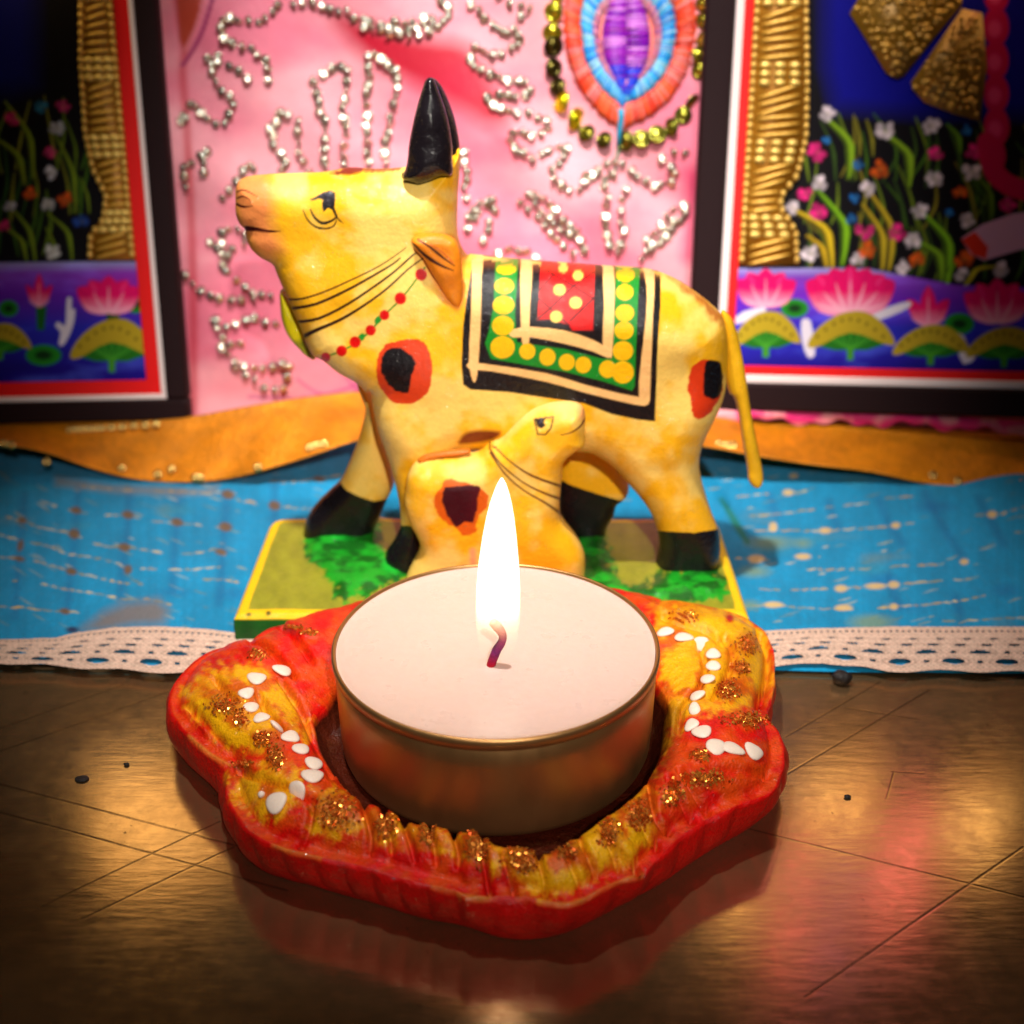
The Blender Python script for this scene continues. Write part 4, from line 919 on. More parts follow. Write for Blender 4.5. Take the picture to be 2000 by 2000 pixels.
def idw(X, Y, ctl, cols, pw=2.4):
    w = np.zeros(X.shape + (1,)); a = np.zeros(X.shape + (len(cols),))
    for c in ctl:
        k = ((X - c[0]) ** 2 + (Y - c[1]) ** 2 + 1e-6) ** (-pw / 2)
        a += k[..., None] * np.array([c[i] for i in cols]); w += k[..., None]
    return a / w
def carve(name, poly, ctl, y0, s, parent, mat, paintfn, subs=(), sm=3, lump=0.012, rough_seed=0, expo=2.0):
    """a rounded carving from its side outline: ctl = (px, py, y offset, half thickness, rounding radius)"""
    P = cr(poly, sm) if sm else np.array([q[:2] for q in poly], float)
    yc = y0 + idw(P[:, 0], P[:, 1], ctl, (2,))[:, 0]
    Wp = on_y(P[:, 0], P[:, 1], yc)[:, [0, 2]]
    cw = []
    for c in ctl:
        q = on_y(c[0], c[1], y0 + c[2]); cw.append((q[0], q[2], c[2], c[3], c[4]))
    lo, hi = Wp.min(0) - 2 * s, Wp.max(0) + 2 * s
    nx, nz = int((hi[0] - lo[0]) / s) + 1, int((hi[1] - lo[1]) / s) + 1
    gx_, gz_ = np.meshgrid(lo[0] + np.arange(nx) * s, lo[1] + np.arange(nz) * s)
    gx_, gz_ = gx_.ravel(), gz_.ravel()
    sd, qx, qz = sdpoly(gx_, gz_, Wp, True)
    F = grid_faces(nz, nx)
    ok = sd < s * 0.75
    F = F[ok[F].all(1) & (sd[F] < 0).any(1)]
    used = np.unique(F); rm = np.full(len(sd), -1); rm[used] = np.arange(len(used)); F = rm[F]
    x, z, sd, qx, qz = gx_[used], gz_[used], sd[used], qx[used], qz[used]
    # rim vertices lie on the outline
    cnt = {}
    E_ = np.sort(np.concatenate([F[:, [0, 1]], F[:, [1, 2]], F[:, [2, 3]], F[:, [3, 0]]]), axis=1)
    key = E_[:, 0].astype(np.int64) * len(x) + E_[:, 1]; uk, ct = np.unique(key, return_counts=True)
    rimv = np.unique(np.concatenate([uk[ct == 1] // len(x), uk[ct == 1] % len(x)])).astype(int)
    rim = np.zeros(len(x), bool); rim[rimv] = True; rim |= sd >= 0
    x = np.where(rim, qx, x); z = np.where(rim, qz, z); d = np.where(rim, 0, np.maximum(-sd, 0))
    v = idw(x, z, cw, (2, 3, 4)); yo, Th, Rr = v[:, 0], v[:, 1], v[:, 2]
    u = np.clip(d / Rr, 0, 1); prof = (1 - (1 - u) ** expo) ** (1 / expo)
    bump = lump * 2 * (fbm(x, z, 2.2, 30 + rough_seed) - .5) * u
    front = np.stack([x, y0 + yo - Th * prof - bump, z], -1)
    inner = np.nonzero(~rim)[0]; bi = np.arange(len(x)); bi[inner] = len(x) + np.arange(len(inner))
    backv = np.stack([x, y0 + yo + Th * prof + bump, z], -1)[inner]
    Vv = np.concatenate([front, backv]); FF = np.concatenate([F, bi[F][:, ::-1]])
    X_, Y_ = proj(front); p = Paint(X_, Y_, (240, 190, 60)); paintfn(p, x, z, d)
    C_ = np.concatenate([p.C, p.C[inner]])
    me = bpy.data.meshes.new('tmp'); me.from_pydata(Vv.tolist(), [], FF.tolist()); me.update()
    nn = np.empty(len(Vv) * 3, np.float32); me.vertex_normals.foreach_get('vector', nn); nn = nn.reshape(-1, 3); bpy.data.meshes.remove(me)
    fx_, fy_ = X_[F].mean(1), Y_[F].mean(1); own = np.full(len(F), -1)
    for i, sub in enumerate(subs):
        own[sdpoly(fx_, fy_, cr(sub[1], 2) if len(sub) < 4 else sub[1]) < 0] = i
    ownb = np.where([len(subs) > 0 and (o >= 0 and len(subs[o]) < 4) for o in own], -1, own)
    def emit(nm, mask, par, mt):
        f = FF[np.concatenate([mask[0], mask[1]])]; us = np.unique(f); r = np.zeros(len(Vv), int); r[us] = np.arange(len(us))
        return make(nm, Vv[us], r[f], mt, par, C_[us], nn[us])
    body = emit(name, (own == -1, ownb == -1), parent, mat)
    for i, sub in enumerate(subs):
        if (own == i).any():
            emit(sub[0], (own == i, ownb == i), body, sub[2] if len(sub) > 2 and sub[2] else mat)
    return body, front

BLK = (14, 8, 12)
def hide(x, y, seed=0):
    """mottled cream and yellow paint"""
    n = fbm(x, y, .012, 40 + seed, 3); m = fbm(x, y, .035, 50 + seed, 3)
    t = sstep(.38, .62, .65 * n + .35 * m)[:, None]
    return lin((242, 200, 100)) * (1 - t) + lin((239, 174, 22)) * t
saddle = cB((200, 146), (190, 240), (165, 400), (150, 520), (142, 720), (150, 830), (190, 858), (400, 872), (560, 897), (800, 932), (950, 990), (1090, 1020), (1185, 1030), (1190, 900), (1200, 600), (1215, 400), (1215, 235), (1120, 212), (900, 195), (560, 178), (460, 163))
chest_spot = m9((770, 640), (800, 646), (815, 680), (811, 730), (790, 755), (760, 762), (735, 755), (715, 725), (710, 690), (722, 655), (745, 644))
rump_spot = cB((1430, 705), (1380, 750), (1360, 840), (1375, 900), (1390, 980), (1420, 1015), (1470, 990), (1520, 930), (1545, 860), (1552, 780), (1535, 715), (1490, 698))
eye_p = cA((605, 985), (650, 925), (690, 905), (740, 880), (790, 865), (830, 885), (835, 960), (850, 1040), (885, 1090), (830, 1115), (760, 1128), (690, 1110), (640, 1065))
CREAM = (244, 190, 120)
def paint_cow(p, x, z, d):
    p.C[:] = hide(p.X, p.Y)
    # darker ochre along the crest and rump, muzzle, ear root
    p.poly(cA((150, 800), (260, 760), (380, 770), (430, 850), (440, 950), (420, 1060), (440, 1130), (470, 1180), (490, 1250), (400, 1320), (300, 1260), (200, 1100), (170, 950)), (230, 132, 76), soft=34, a=.9)
    p.poly(cB((1230, 230), (1330, 275), (1420, 335), (1500, 400), (1560, 450), (1560, 520), (1500, 480), (1420, 390), (1320, 310)), (170, 80, 12), soft=12, a=.85, rag=4)
    p.poly(cA((750, 770), (830, 745), (950, 722), (1100, 728), (1230, 718), (1230, 760), (1050, 760), (880, 778)), (120, 40, 12), soft=5, rag=3)
    p.poly(cA((1320, 1160), (1440, 1140), (1570, 1165), (1640, 1260), (1640, 1600), (1590, 1640), (1500, 1580), (1430, 1440), (1380, 1330)), (226, 120, 20), soft=12, a=.8)
    # nostril and mouth
    for q, w in ((cA((203, 885), (240, 872), (285, 890), (330, 915)), 3), (cA((205, 925), (240, 913), (278, 932), (288, 952)), 3.4), (cA((203, 962), (240, 978), (300, 975)), 5)): p.stroke(q, (w, w, 1), (70, 10, 8), soft=1.8)
    p.poly(cA((255, 1097), (330, 1108), (400, 1123), (478, 1133), (400, 1142), (320, 1132), (260, 1130)), (60, 5, 8), smooth=2)
    # eye
    p.poly(cA((650, 935), (690, 920), (740, 890), (790, 875), (820, 890), (822, 930), (815, 980), (840, 1050), (878, 1088), (845, 1070), (820, 1040), (800, 1000), (775, 985), (745, 1015), (736, 960), (745, 935), (715, 928), (680, 940)), BLK, soft=1.6)
    p.stroke(cA((665, 995), (690, 1045), (740, 1082), (800, 1065), (830, 1040)), (3, 6.4, 3), BLK); p.stroke(cA((618, 1000), (650, 1065), (700, 1105), (760, 1116), (810, 1100), (828, 1062)), (2.5, 4.2, 2), BLK)
    # four black neck bands
    for q, w in ((cA((520, 1562), (620, 1555), (760, 1510), (950, 1425), (1100, 1350), (1220, 1270), (1265, 1235)), (4.5, 3, 1.5)), (cA((545, 1618), (700, 1590), (900, 1500), (1080, 1400), (1180, 1340), (1230, 1300)), (6.5, 5, 2.5)), (cA((590, 1702), (720, 1680), (900, 1590), (1080, 1470), (1200, 1380), (1300, 1290), (1330, 1268)), (6.5, 4.5, 3)), (cA((630, 1790), (700, 1755), (850, 1690), (1000, 1600), (1150, 1490), (1280, 1370), (1390, 1290)), (9, 5, 2.5))):
        p.stroke(q, w, (38, 8, 10))
    # bead necklace
    p.stroke(cA((1385, 1360), (1250, 1540), (1130, 1660), (1040, 1760), (950, 1835), (860, 1885), (755, 1925), (690, 1950)), 3.6, (60, 130, 30))
    for q in cA((1090, 1690), (985, 1800)): p.ell(q[0], q[1], 6, 9, (30, 140, 40), rot=.6)
    for (a, b_, r) in ((1360, 1405, 37), (1230, 1555, 37), (1130, 1660, 31), (1043, 1755, 33), (945, 1830, 36), (860, 1885, 34), (760, 1925, 30), (700, 1945, 24)):
        q, = cA((a, b_)); p.ell(q[0], q[1], r / 3.22, r / 3.1, (205, 8, 8), soft=1.8)
    # shade of the gap between belly and calf, painted as a brown smear
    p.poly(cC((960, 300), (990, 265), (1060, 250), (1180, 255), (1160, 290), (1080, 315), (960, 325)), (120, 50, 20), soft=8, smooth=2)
    # spots
    p.poly(chest_spot, (206, 58, 18), smooth=3, rag=1.5); p.poly(m9((725, 665), (745, 655), (768, 664), (785, 685), (775, 710), (771, 742), (745, 736), (725, 715), (718, 690)), BLK, smooth=2, rag=1.5, seed=2)
    p.poly(rump_spot, (206, 52, 14), smooth=2, rag=2); p.poly(cB((1460, 710), (1500, 699), (1540, 718), (1552, 790), (1538, 880), (1505, 912), (1480, 900), (1450, 885), (1447, 780)), BLK, smooth=2, rag=1)
    # saddle cloth
    p.poly(saddle, BLK)
    GR, YE = (10, 130, 32), (240, 182, 8)
    p.poly(cB((325, 160), (315, 400), (290, 540), (268, 610), (300, 692), (430, 715), (700, 762), (900, 812), (1062, 864), (1075, 840), (1085, 600), (1092, 400), (1104, 205), (975, 200), (970, 400), (955, 690), (900, 692), (700, 640), (440, 603), (430, 450), (440, 300), (447, 160)), GR)
    p.poly(cB((570, 170), (862, 190), (850, 540), (740, 540), (720, 510), (620, 480), (550, 482), (562, 300)), (205, 10, 10))
    for q in (((555, 330), (640, 235)), ((600, 215), (745, 300), (855, 368)), ((745, 300), (855, 225)), ((745, 300), (620, 420), (555, 475)), ((556, 365), (620, 420), (722, 512)), ((855, 365), (730, 485))): p.stroke(cB(*q), 3, (70, 0, 0), smooth=0)
    for (a, b_, r) in ((670, 320, 33), (757, 390, 34), (652, 465, 33), (770, 243, 28), (690, 203, 26)):
        q, = cB((a, b_)); p.ell(q[0], q[1], r / 2.76, r / 2.9, (244, 196, 90))
    for q in (cB((197, 150), (200, 240), (190, 500), (182, 715), (205, 815), (222, 800), (232, 720), (245, 500), (250, 250), (258, 150)), cB((180, 712), (300, 724), (600, 770), (800, 830), (1000, 880), (1110, 900), (1152, 918), (1130, 946), (1000, 922), (800, 872), (600, 816), (300, 758), (185, 748)),
              cB((1122, 205), (1182, 225), (1172, 500), (1158, 880), (1150, 918), (1098, 892), (1110, 700), (1135, 480), (1140, 300)), cB((463, 160), (460, 400), (468, 600), (490, 622), (506, 600), (511, 400), (524, 160)), cB((398, 552), (430, 530), (520, 520), (700, 540), (850, 590), (920, 632), (955, 672), (930, 687), (850, 652), (700, 611), (520, 576), (420, 577)), cB((905, 190), (962, 200), (966, 400), (955, 660), (940, 682), (903, 640), (910, 400))):
        p.poly(q, CREAM, smooth=2)
    for (a, b_, r1, r2) in ((383, 210, 52, 27), (372, 300, 53, 42), (368, 403, 58, 49), (365, 513, 58, 53), (363, 630, 65, 60), (497, 652, 43, 43), (605, 683, 43, 46), (710, 710, 43, 44), (798, 725, 43, 44), (930, 748, 46, 47), (1012, 765, 58, 60), (1025, 240, 50, 36), (1022, 333, 46, 43), (1022, 445, 50, 46), (1018, 540, 51, 49), (1012, 650, 55, 53)):
        q, = cB((a, b_)); p.ell(q[0], q[1], r1 / 2.76, r2 / 2.76, YE)
    p.stroke(cB((100, 165), (560, 190), (1200, 235)), 16, (150, 80, 20), soft=14, a=.35)
    p.poly(cA((1240, 760), (1560, 740), (1556, 782), (1490, 790), (1420, 818), (1350, 838), (1285, 822), (1236, 796)), BLK, soft=2)
    # hooves of the near legs
    p.poly(hoof_f, BLK); p.poly(hoof_h, BLK)
hoof_f = cC((590, 762), (690, 765), (760, 790), (800, 860), (800, 1060), (540, 1040), (540, 900))
hoof_h = cB((1150, 1618), (1400, 1632), (1520, 1612), (1580, 1630), (1580, 1950), (1140, 1950))
cow_poly = (cA((203, 835), (255, 792), (400, 775), (560, 770), (750, 762), (900, 735), (1060, 745), (1235, 735), (1400, 700), (1560, 660), (1585, 620), (1606, 622), (1602, 780), (1592, 900), (1588, 1050), (1592, 1150), (1612, 1230), (1650, 1290)) +
    cB((190, 135), (330, 152), (460, 165), (700, 184), (900, 198), (1120, 212), (1200, 228), (1270, 255), (1340, 290), (1420, 345), (1490, 400), (1545, 455), (1565, 520), (1574, 600), (1574, 700), (1567, 800), (1552, 880), (1520, 965), (1470, 1065), (1440, 1140), (1425, 1200), (1422, 1260), (1435, 1340), (1457, 1420), (1490, 1520), (1525, 1605), (1535, 1660), (1535, 1720), (1528, 1800), (1520, 1880), (1400, 1890), (1240, 1885), (1180, 1850), (1190, 1780), (1204, 1700), (1198, 1625), (1180, 1560), (1150, 1500), (1110, 1440), (1060, 1380), (1000, 1310), (950, 1258), (880, 1205), (800, 1172), (650, 1165), (480, 1160), (400, 1165), (331, 1168), (200, 1168), (140, 1168), (125, 1172)) +
    cC((930, 420), (870, 500), (830, 600), (800, 700), (790, 800), (780, 900), (760, 1000), (700, 1040), (600, 1030), (555, 980), (558, 912), (598, 855), (640, 770), (640, 690), (628, 600), (600, 470), (560, 340), (520, 230), (492, 110), (478, 20)) +
    m9((694, 738), (675, 716), (640, 697), (612, 674)) + cA((690, 1895), (652, 1840), (600, 1705), (560, 1622), (538, 1560), (508, 1500), (480, 1435), (450, 1365), (432, 1328), (360, 1290), (302, 1240), (272, 1190), (262, 1150), (258, 1112), (225, 1080), (200, 1020), (196, 940)))
cow_ctl = [(480, 420, 0, .42, .40), (620, 430, 0, .58, .50), (800, 420, 0, .66, .55), (850, 330, 0, .58, .5), (640, 600, 0, .66, .5), (760, 600, 0, .78, .6), (820, 700, 0, .9, .8), (1050, 640, 0, .95, .8), (1280, 620, 0, .9, .8), (1370, 700, 0, .75, .6), (1050, 800, 0, .9, .6),
           (800, 830, -.2, .7, .55), (800, 930, -.38, .42, .34), (785, 1060, -.42, .36, .32), (1320, 830, -.15, .7, .6), (1310, 920, -.32, .46, .4), (1340, 1030, -.4, .38, .36), (1345, 1100, -.4, .38, .34)]
Y0 = 4.95
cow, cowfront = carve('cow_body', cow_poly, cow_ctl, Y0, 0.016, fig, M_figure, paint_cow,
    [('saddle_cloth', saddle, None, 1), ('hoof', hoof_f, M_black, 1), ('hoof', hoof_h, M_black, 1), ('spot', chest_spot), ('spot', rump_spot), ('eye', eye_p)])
def plain(c, seed=0):
    def f(p, x, z, d): p.C[:] = lin(c) * (0.85 + .3 * fbm(p.X, p.Y, .05, seed)[:, None])
    return f
def hidefn(seed):
    def f(p, x, z, d): p.C[:] = hide(p.X, p.Y, seed)
    return f
# horns
carve('horn', cA((1430, 170), (1480, 205), (1530, 305), (1568, 410), (1593, 520), (1606, 625), (1600, 760), (1500, 760), (1440, 500), (1400, 250)), [(855, 250, 0, .26, .22), (845, 160, 0, .14, .14)], Y0 + .45, 0.02, cow, M_black, plain(BLK))
carve('horn', cA((1240, 800), (1262, 740), (1275, 680), (1283, 590), (1305, 470), (1335, 345), (1370, 230), (1388, 182), (1418, 164), (1445, 180), (1478, 265), (1512, 360), (1540, 480), (1556, 600), (1558, 700), (1556, 778), (1490, 783), (1420, 812), (1350, 832), (1290, 818)), [(840, 330, 0, .30, .3), (840, 250, 0, .27, .26), (840, 165, 0, .14, .14)], Y0 - .42, 0.02, cow, M_black, plain(BLK))
# ear with two dark strokes, lying along the neck
def paint_ear(p, x, z, d):
    p.C[:] = lin((226, 128, 22)) * (0.8 + .4 * fbm(p.X, p.Y, .03, 3)[:, None])
    p.stroke(cA((1340, 1185), (1420, 1235), (1500, 1300), (1570, 1350)), (3, 5.5, 2), (50, 8, 10)); p.stroke(cA((1310, 1210), (1380, 1280), (1470, 1340), (1565, 1380)), (3, 7.5, 2), (50, 8, 10))
    p.stroke(cA((1420, 1215), (1500, 1270), (1560, 1330)), 3, (190, 80, 30), a=.8)
carve('ear', cA((1300, 1180), (1370, 1150), (1470, 1145), (1570, 1180), (1608, 1260), (1618, 1360), (1622, 1480), (1612, 1590), (1572, 1606), (1520, 1555), (1465, 1460), (1415, 1380), (1370, 1300), (1320, 1240)), [(870, 520, 0, .14, .16), (830, 470, 0, .16, .16), (890, 570, 0, .08, .12)], Y0 - .74, 0.016, cow, M_figure, paint_ear)
# garland showing past the throat
carve('throat_garland', cA((478, 1500), (520, 1500), (560, 1560), (640, 1680), (660, 1800), (700, 1870), (700, 1930), (640, 1900), (590, 1850), (545, 1800), (510, 1740), (485, 1660), (476, 1570)), [(575, 620, 0, .3, .14)], Y0 + .38, 0.02, cow, M_figure,
      lambda p, x, z, d: (plain((222, 205, 10), 2)(p, x, z, d), p.poly(cA((570, 1830), (640, 1800), (740, 1900), (740, 1960), (640, 1930)), (120, 125, 20), soft=14))[0])
# tail
carve('tail', cB((1545, 430), (1580, 450), (1612, 500), (1642, 610), (1664, 720), (1684, 850), (1704, 980), (1732, 1130), (1757, 1250), (1769, 1335), (1756, 1378), (1722, 1386), (1690, 1350), (1682, 1280), (1658, 1150), (1636, 1000), (1610, 900), (1582, 870), (1560, 760), (1556, 600), (1540, 500)), [(1430, 650, 0, .14, .12), (1465, 850, 0, .13, .11), (1478, 930, 0, .1, .1)], Y0 + .05, 0.018, cow, M_figure,
      lambda p, x, z, d: p.C.__setitem__(slice(None), lin((236, 178, 26)) * (0.8 + .35 * fbm(p.X, p.Y, .04, 7)[:, None])))
# far legs with their hooves
def paint_leg(poly, seed):
    def f(p, x, z, d):
        p.C[:] = hide(p.X, p.Y, seed); p.poly(poly, BLK)
    return f
hf = cC((310, 528), (350, 575), (420, 610), (500, 635), (560, 622), (640, 560), (640, 900), (60, 900), (60, 600), (280, 540))
carve('leg', cC((400, -60), (480, 20), (530, 130), (560, 250), (590, 370), (612, 470), (606, 545), (575, 610), (540, 690), (510, 760), (480, 830), (300, 880), (150, 850), (118, 815), (124, 765), (142, 708), (182, 650), (250, 582), (312, 525), (330, 500), (362, 430), (402, 330), (432, 230), (452, 130), (420, 40)), [(720, 830, 0, .34, .26), (680, 950, 0, .34, .28), (640, 1040, 0, .36, .3)], 5.62, 0.018, fig, M_figure, paint_leg(hf, 3), [('hoof', hf, M_black, 1)])
hh = cC((1480, 505), (1560, 547), (1690, 590), (1810, 626), (1880, 640), (1880, 900), (1440, 900), (1440, 520))
carve('leg', cC((1480, 200), (1640, 250), (1760, 330), (1820, 420), (1865, 520), (1872, 575), (1835, 622), (1808, 640), (1790, 700), (1755, 760), (1740, 830), (1690, 860), (1600, 850), (1535, 780), (1490, 680), (1480, 560), (1470, 400)), [(1150, 900, 0, .34, .26), (1150, 1000, 0, .34, .28)], 5.58, 0.018, fig, M_figure, paint_leg(hh, 4), [('hoof', hh, M_black, 1)])
# the calf
calf_spot = cC((872, 515), (960, 522), (1060, 555), (1115, 600), (1110, 660), (1065, 700), (1045, 800), (980, 820), (930, 772), (870, 735), (828, 680), (820, 600), (860, 565))
calf_eye = cC((1350, 180), (1470, 168), (1460, 240), (1425, 285), (1375, 282), (1358, 235))
def paint_calf(p, x, z, d):
    p.C[:] = hide(p.X, p.Y, 7)
    p.poly(cC((1570, 90), (1680, 90), (1680, 200), (1640, 215), (1600, 180)), (226, 140, 90), soft=16, a=.8)
    p.poly(cC((1090, 100), (1620, 80), (1620, 130), (1500, 135), (1380, 150), (1250, 260), (1150, 340)), (244, 208, 130), soft=14, a=.6)
    p.poly(calf_spot, (216, 92, 16), rag=2, soft=3, smooth=2)
    p.poly(cC((880, 560), (960, 548), (1030, 545), (1075, 552), (1058, 620), (1050, 690), (1032, 752), (985, 745), (935, 772), (890, 710), (865, 620)), lambda X_, Y_: lin((58, 8, 20)) + (lin((105, 12, 28)) - lin((58, 8, 20))) * sstep(900, 985, X_ + Y_ * 0)[:, None], rag=1.5)
    for q in (cC((1122, 322), (1160, 350), (1235, 420), (1350, 495), (1510, 552)), cC((1118, 340), (1180, 430), (1300, 530), (1420, 590), (1510, 622)), cC((1125, 370), (1200, 480), (1300, 570), (1420, 640), (1510, 702))):
        p.stroke(q, (4, 3, 5.5), (80, 25, 10))
    p.poly(cC((1366, 192), (1400, 184), (1425, 186), (1412, 205), (1425, 222), (1402, 240), (1380, 232)), (25, 8, 8)); p.stroke(cC((1362, 190), (1465, 178), (1452, 238), (1422, 273), (1380, 270), (1372, 235), (1362, 190)), 3, (50, 15, 10), smooth=0)
    p.stroke(cC((1505, 275), (1560, 262), (1610, 228), (1632, 193)), (1.5, 2.8, 4), (90, 5, 15))
    p.stroke(cC((740, 410), (800, 388), (900, 385), (1000, 372)), (3, 6, 3), (110, 35, 10), soft=3)
    p.stroke(cC((1030, 900), (1035, 1060), (1040, 1190)), 12, (225, 150, 110), soft=8, a=.8)
calf_poly = cC((672, 560), (680, 490), (712, 435), (760, 408), (850, 392), (960, 385), (1060, 372), (1118, 322), (1180, 300), (1232, 250), (1282, 198), (1342, 150), (1402, 120), (1460, 105), (1530, 98), (1592, 105), (1628, 130), (1638, 190), (1634, 250), (1636, 318), (1592, 350), (1542, 390), (1517, 430), (1512, 500), (1502, 600), (1502, 690), (1532, 750), (1582, 812), (1622, 880), (1637, 950), (1632, 1080), (1630, 1260), (1000, 1270), (690, 1260), (672, 1060), (700, 975), (738, 900), (744, 850), (720, 790), (690, 740), (671, 680), (665, 620))
calf, calffront = carve('calf_body', calf_poly, [(870, 970, 0, .42, .4), (1000, 1050, 0, .46, .4), (1000, 1180, 0, .46, .4), (1080, 820, 0, .32, .3), (1020, 900, 0, .36, .32), (1120, 1120, 0, .4, .34)], 3.85, 0.016, fig, M_figure, paint_calf, [('spot', calf_spot), ('eye', calf_eye)])
carve('ear', cC((730, 412), (770, 380), (850, 362), (950, 352), (1012, 350), (1016, 372), (950, 388), (850, 400), (770, 425)), [(860, 885, 0, .07, .06)], 3.84, 0.014, calf, M_figure, plain((196, 104, 24), 4))

# ------------------------------------------------------------------ red and yellow clay candle plate
ctop = (cE((1500, 1090), (1350, 1085), (1200, 1100), (1060, 1160), (940, 1190), (800, 1213), (700, 1242), (620, 1288), (545, 1305), (480, 1318), (400, 1360), (320, 1420), (285, 1468), (150, 1482), (0, 1512)) +
    c4((300, 330), (220, 380), (160, 440), (112, 500), (86, 560), (80, 610), (98, 670), (135, 725), (200, 795), (300, 880), (385, 935), (410, 965), (398, 1010), (385, 1060), (405, 1130), (440, 1200), (500, 1290), (600, 1350), (700, 1395), (900, 1440), (1100, 1482), (1300, 1548), (1500, 1592), (1700, 1642)) +
    c5((0, 1660), (140, 1655), (300, 1650), (430, 1672), (540, 1690), (640, 1680), (760, 1605), (870, 1560), (980, 1540), (1100, 1405), (1220, 1300), (1330, 1232), (1520, 1150), (1690, 1085), (1738, 960), (1742, 860), (1715, 760), (1660, 700), (1655, 630), (1680, 560), (1692, 480), (1690, 330), (1640, 220), (1540, 150), (1400, 100), (1250, 76), (1130, 78), (1085, 55), (1020, 30), (960, 25), (860, 2), (700, -20)))
CT = np.array([on_z(x, y, .80)[:2] for x, y in ctop])
bo = c4((88, 600), (95, 720), (95, 790), (130, 880), (200, 960), (260, 1010), (355, 1085), (372, 1170), (400, 1280), (440, 1350), (480, 1420), (520, 1475), (600, 1520), (680, 1560), (780, 1570), (1000, 1640), (1100, 1665), (1250, 1705), (1400, 1760), (1600, 1800)) + c5((0, 1800), (140, 1855), (280, 1890), (420, 1885), (560, 1860), (740, 1770), (900, 1680), (1060, 1600), (1230, 1480), (1400, 1372), (1560, 1290), (1660, 1190), (1722, 1100), (1745, 960))
BO = np.array([on_z(x, y, .16)[:2] for x, y in bo])
cin = c4((860, 640), (885, 790), (950, 900), (1010, 1000), (1100, 1100), (1200, 1150), (1300, 1190), (1500, 1262), (1700, 1300), (1800, 1345), (1932, 1380)) + c5((100, 1318), (200, 1372), (330, 1395), (430, 1427), (500, 1392), (620, 1312), (700, 1252), (850, 1150), (960, 1052), (1020, 960), (1060, 860), (1090, 740), (1100, 620))
CI = np.array([on_z(x, y, .98)[:2] for x, y in cin])
NT = 1100; th = np.linspace(0, 2 * math.pi, NT, endpoint=False); PC = np.array((0.0, -0.1))
def radial(P, closed=True):
    out = np.zeros(NT); m = len(P)
    for i in range(0 if closed else 1, m):
        a, b_ = P[i - 1] - PC, P[i] - PC; e = b_ - a
        den = np.cos(th) * e[1] - np.sin(th) * e[0]; den = np.where(np.abs(den) < 1e-9, 1e-9, den)
        t = (a[0] * e[1] - a[1] * e[0]) / den; sgm = (a[0] * np.sin(th) - a[1] * np.cos(th)) / den
        okk = (t > 0) & (sgm >= -1e-6) & (sgm <= 1 + 1e-6)
        out = np.where(okk & (t > out), t, out)
    return out
def blur(a, n):
    k = np.ones(n) / n; return np.convolve(np.r_[a[-n:], a, a[:n]], k, 'same')[n:-n]
r_top = blur(radial(CT), 7)
r_b = radial(BO, False); r_bot = np.where(r_b > 0, np.clip(r_b, r_top * .9, r_top * 1.06), r_top * .97); r_bot = blur(r_bot, 25)
r_i = radial(CI, False); r_tea = 2.04 + .1
r_in = np.where(r_i > 0, np.maximum(r_i, 2.02), r_tea); r_in = np.minimum(r_in, r_top - .35); r_in = blur(r_in, 21)
PATCH = c4((565, 350, 50, 30), (385, 625, 95, 60), (470, 700, 40, 50), (590, 800, 62, 42), (660, 900, 45, 75), (480, 945, 60, 24), (985, 1200, 125, 105), (1250, 1275, 62, 70), (1480, 1315, 45, 75), (1745, 1395, 62, 90)) + c5((1205, 145, 78, 28), (1545, 300, 68, 68), (1510, 420, 55, 42), (1440, 545, 60, 62), (1540, 700, 125, 40), (1290, 892, 58, 32), (1310, 1020, 125, 45), (1140, 1105, 62, 58), (960, 1215, 66, 80), (795, 1312, 56, 75), (570, 1412, 62, 45), (325, 1460, 88, 68), (85, 1375, 52, 82)) + [(430 + 850 / 4.83, 950 + 1372 / 4.83, 120 * 2.76 / 4.83, 30 * 2.76 / 4.83), (430 + 690 / 4.83, 950 + 1322 / 4.83, 110 * 2.76 / 4.83, 26 * 2.76 / 4.83)]
GROOVE = [cE((555, 1308), (660, 1370), (780, 1500), (860, 1640)), cE((290, 1470), (420, 1500), (560, 1620), (700, 1780)), c5((1290, 300), (1320, 400), (1285, 520), (1200, 620), (1170, 760)), c5((1420, 240), (1470, 340), (1430, 470), (1370, 580)), c5((1080, 130), (1200, 180), (1330, 215), (1410, 290)), c5((1610, 250), (1655, 350), (1645, 480), (1600, 640)), c4((690, 490), (780, 620), (840, 760), (900, 890), (960, 1000)), c4((565, 560), (610, 650), (700, 750)), c4((190, 630), (330, 770), (430, 890), (500, 980)), c4((330, 480), (430, 600)), c5((230, 1420), (262, 1540), (290, 1640)), c5((650, 1350), (700, 1440), (720, 1520)), c5((850, 1400), (930, 1490), (980, 1560)), c5((1020, 1050), (1050, 1200), (1120, 1310)), c5((1180, 970), (1260, 1090), (1330, 1200)), c4((1345, 1230), (1385, 1340), (1410, 1450)), c4((1600, 1270), (1640, 1370), (1640, 1480)), c4((1130, 1160), (1170, 1290), (1160, 1400)), c5((1350, 960), (1500, 960), (1650, 1000)), c4((420, 960), (560, 1010), (720, 1060), (860, 1130))]
GROOVE += [c5((420, 1435), (450, 1540), (455, 1640)), c5((100, 1385), (140, 1500), (160, 1640)), c5((560, 1400), (610, 1490), (640, 1580)), c5((760, 1290), (820, 1400), (850, 1500)), c5((940, 1150), (1000, 1290), (1060, 1390)), c4((1480, 1260), (1515, 1370), (1525, 1470)), c4((1240, 1200), (1275, 1310), (1285, 1410)), c4((1760, 1340), (1790, 1440), (1800, 1560)), c4((860, 1120), (840, 1250), (800, 1380)), c5((1120, 1010), (1200, 1150), (1250, 1250))]
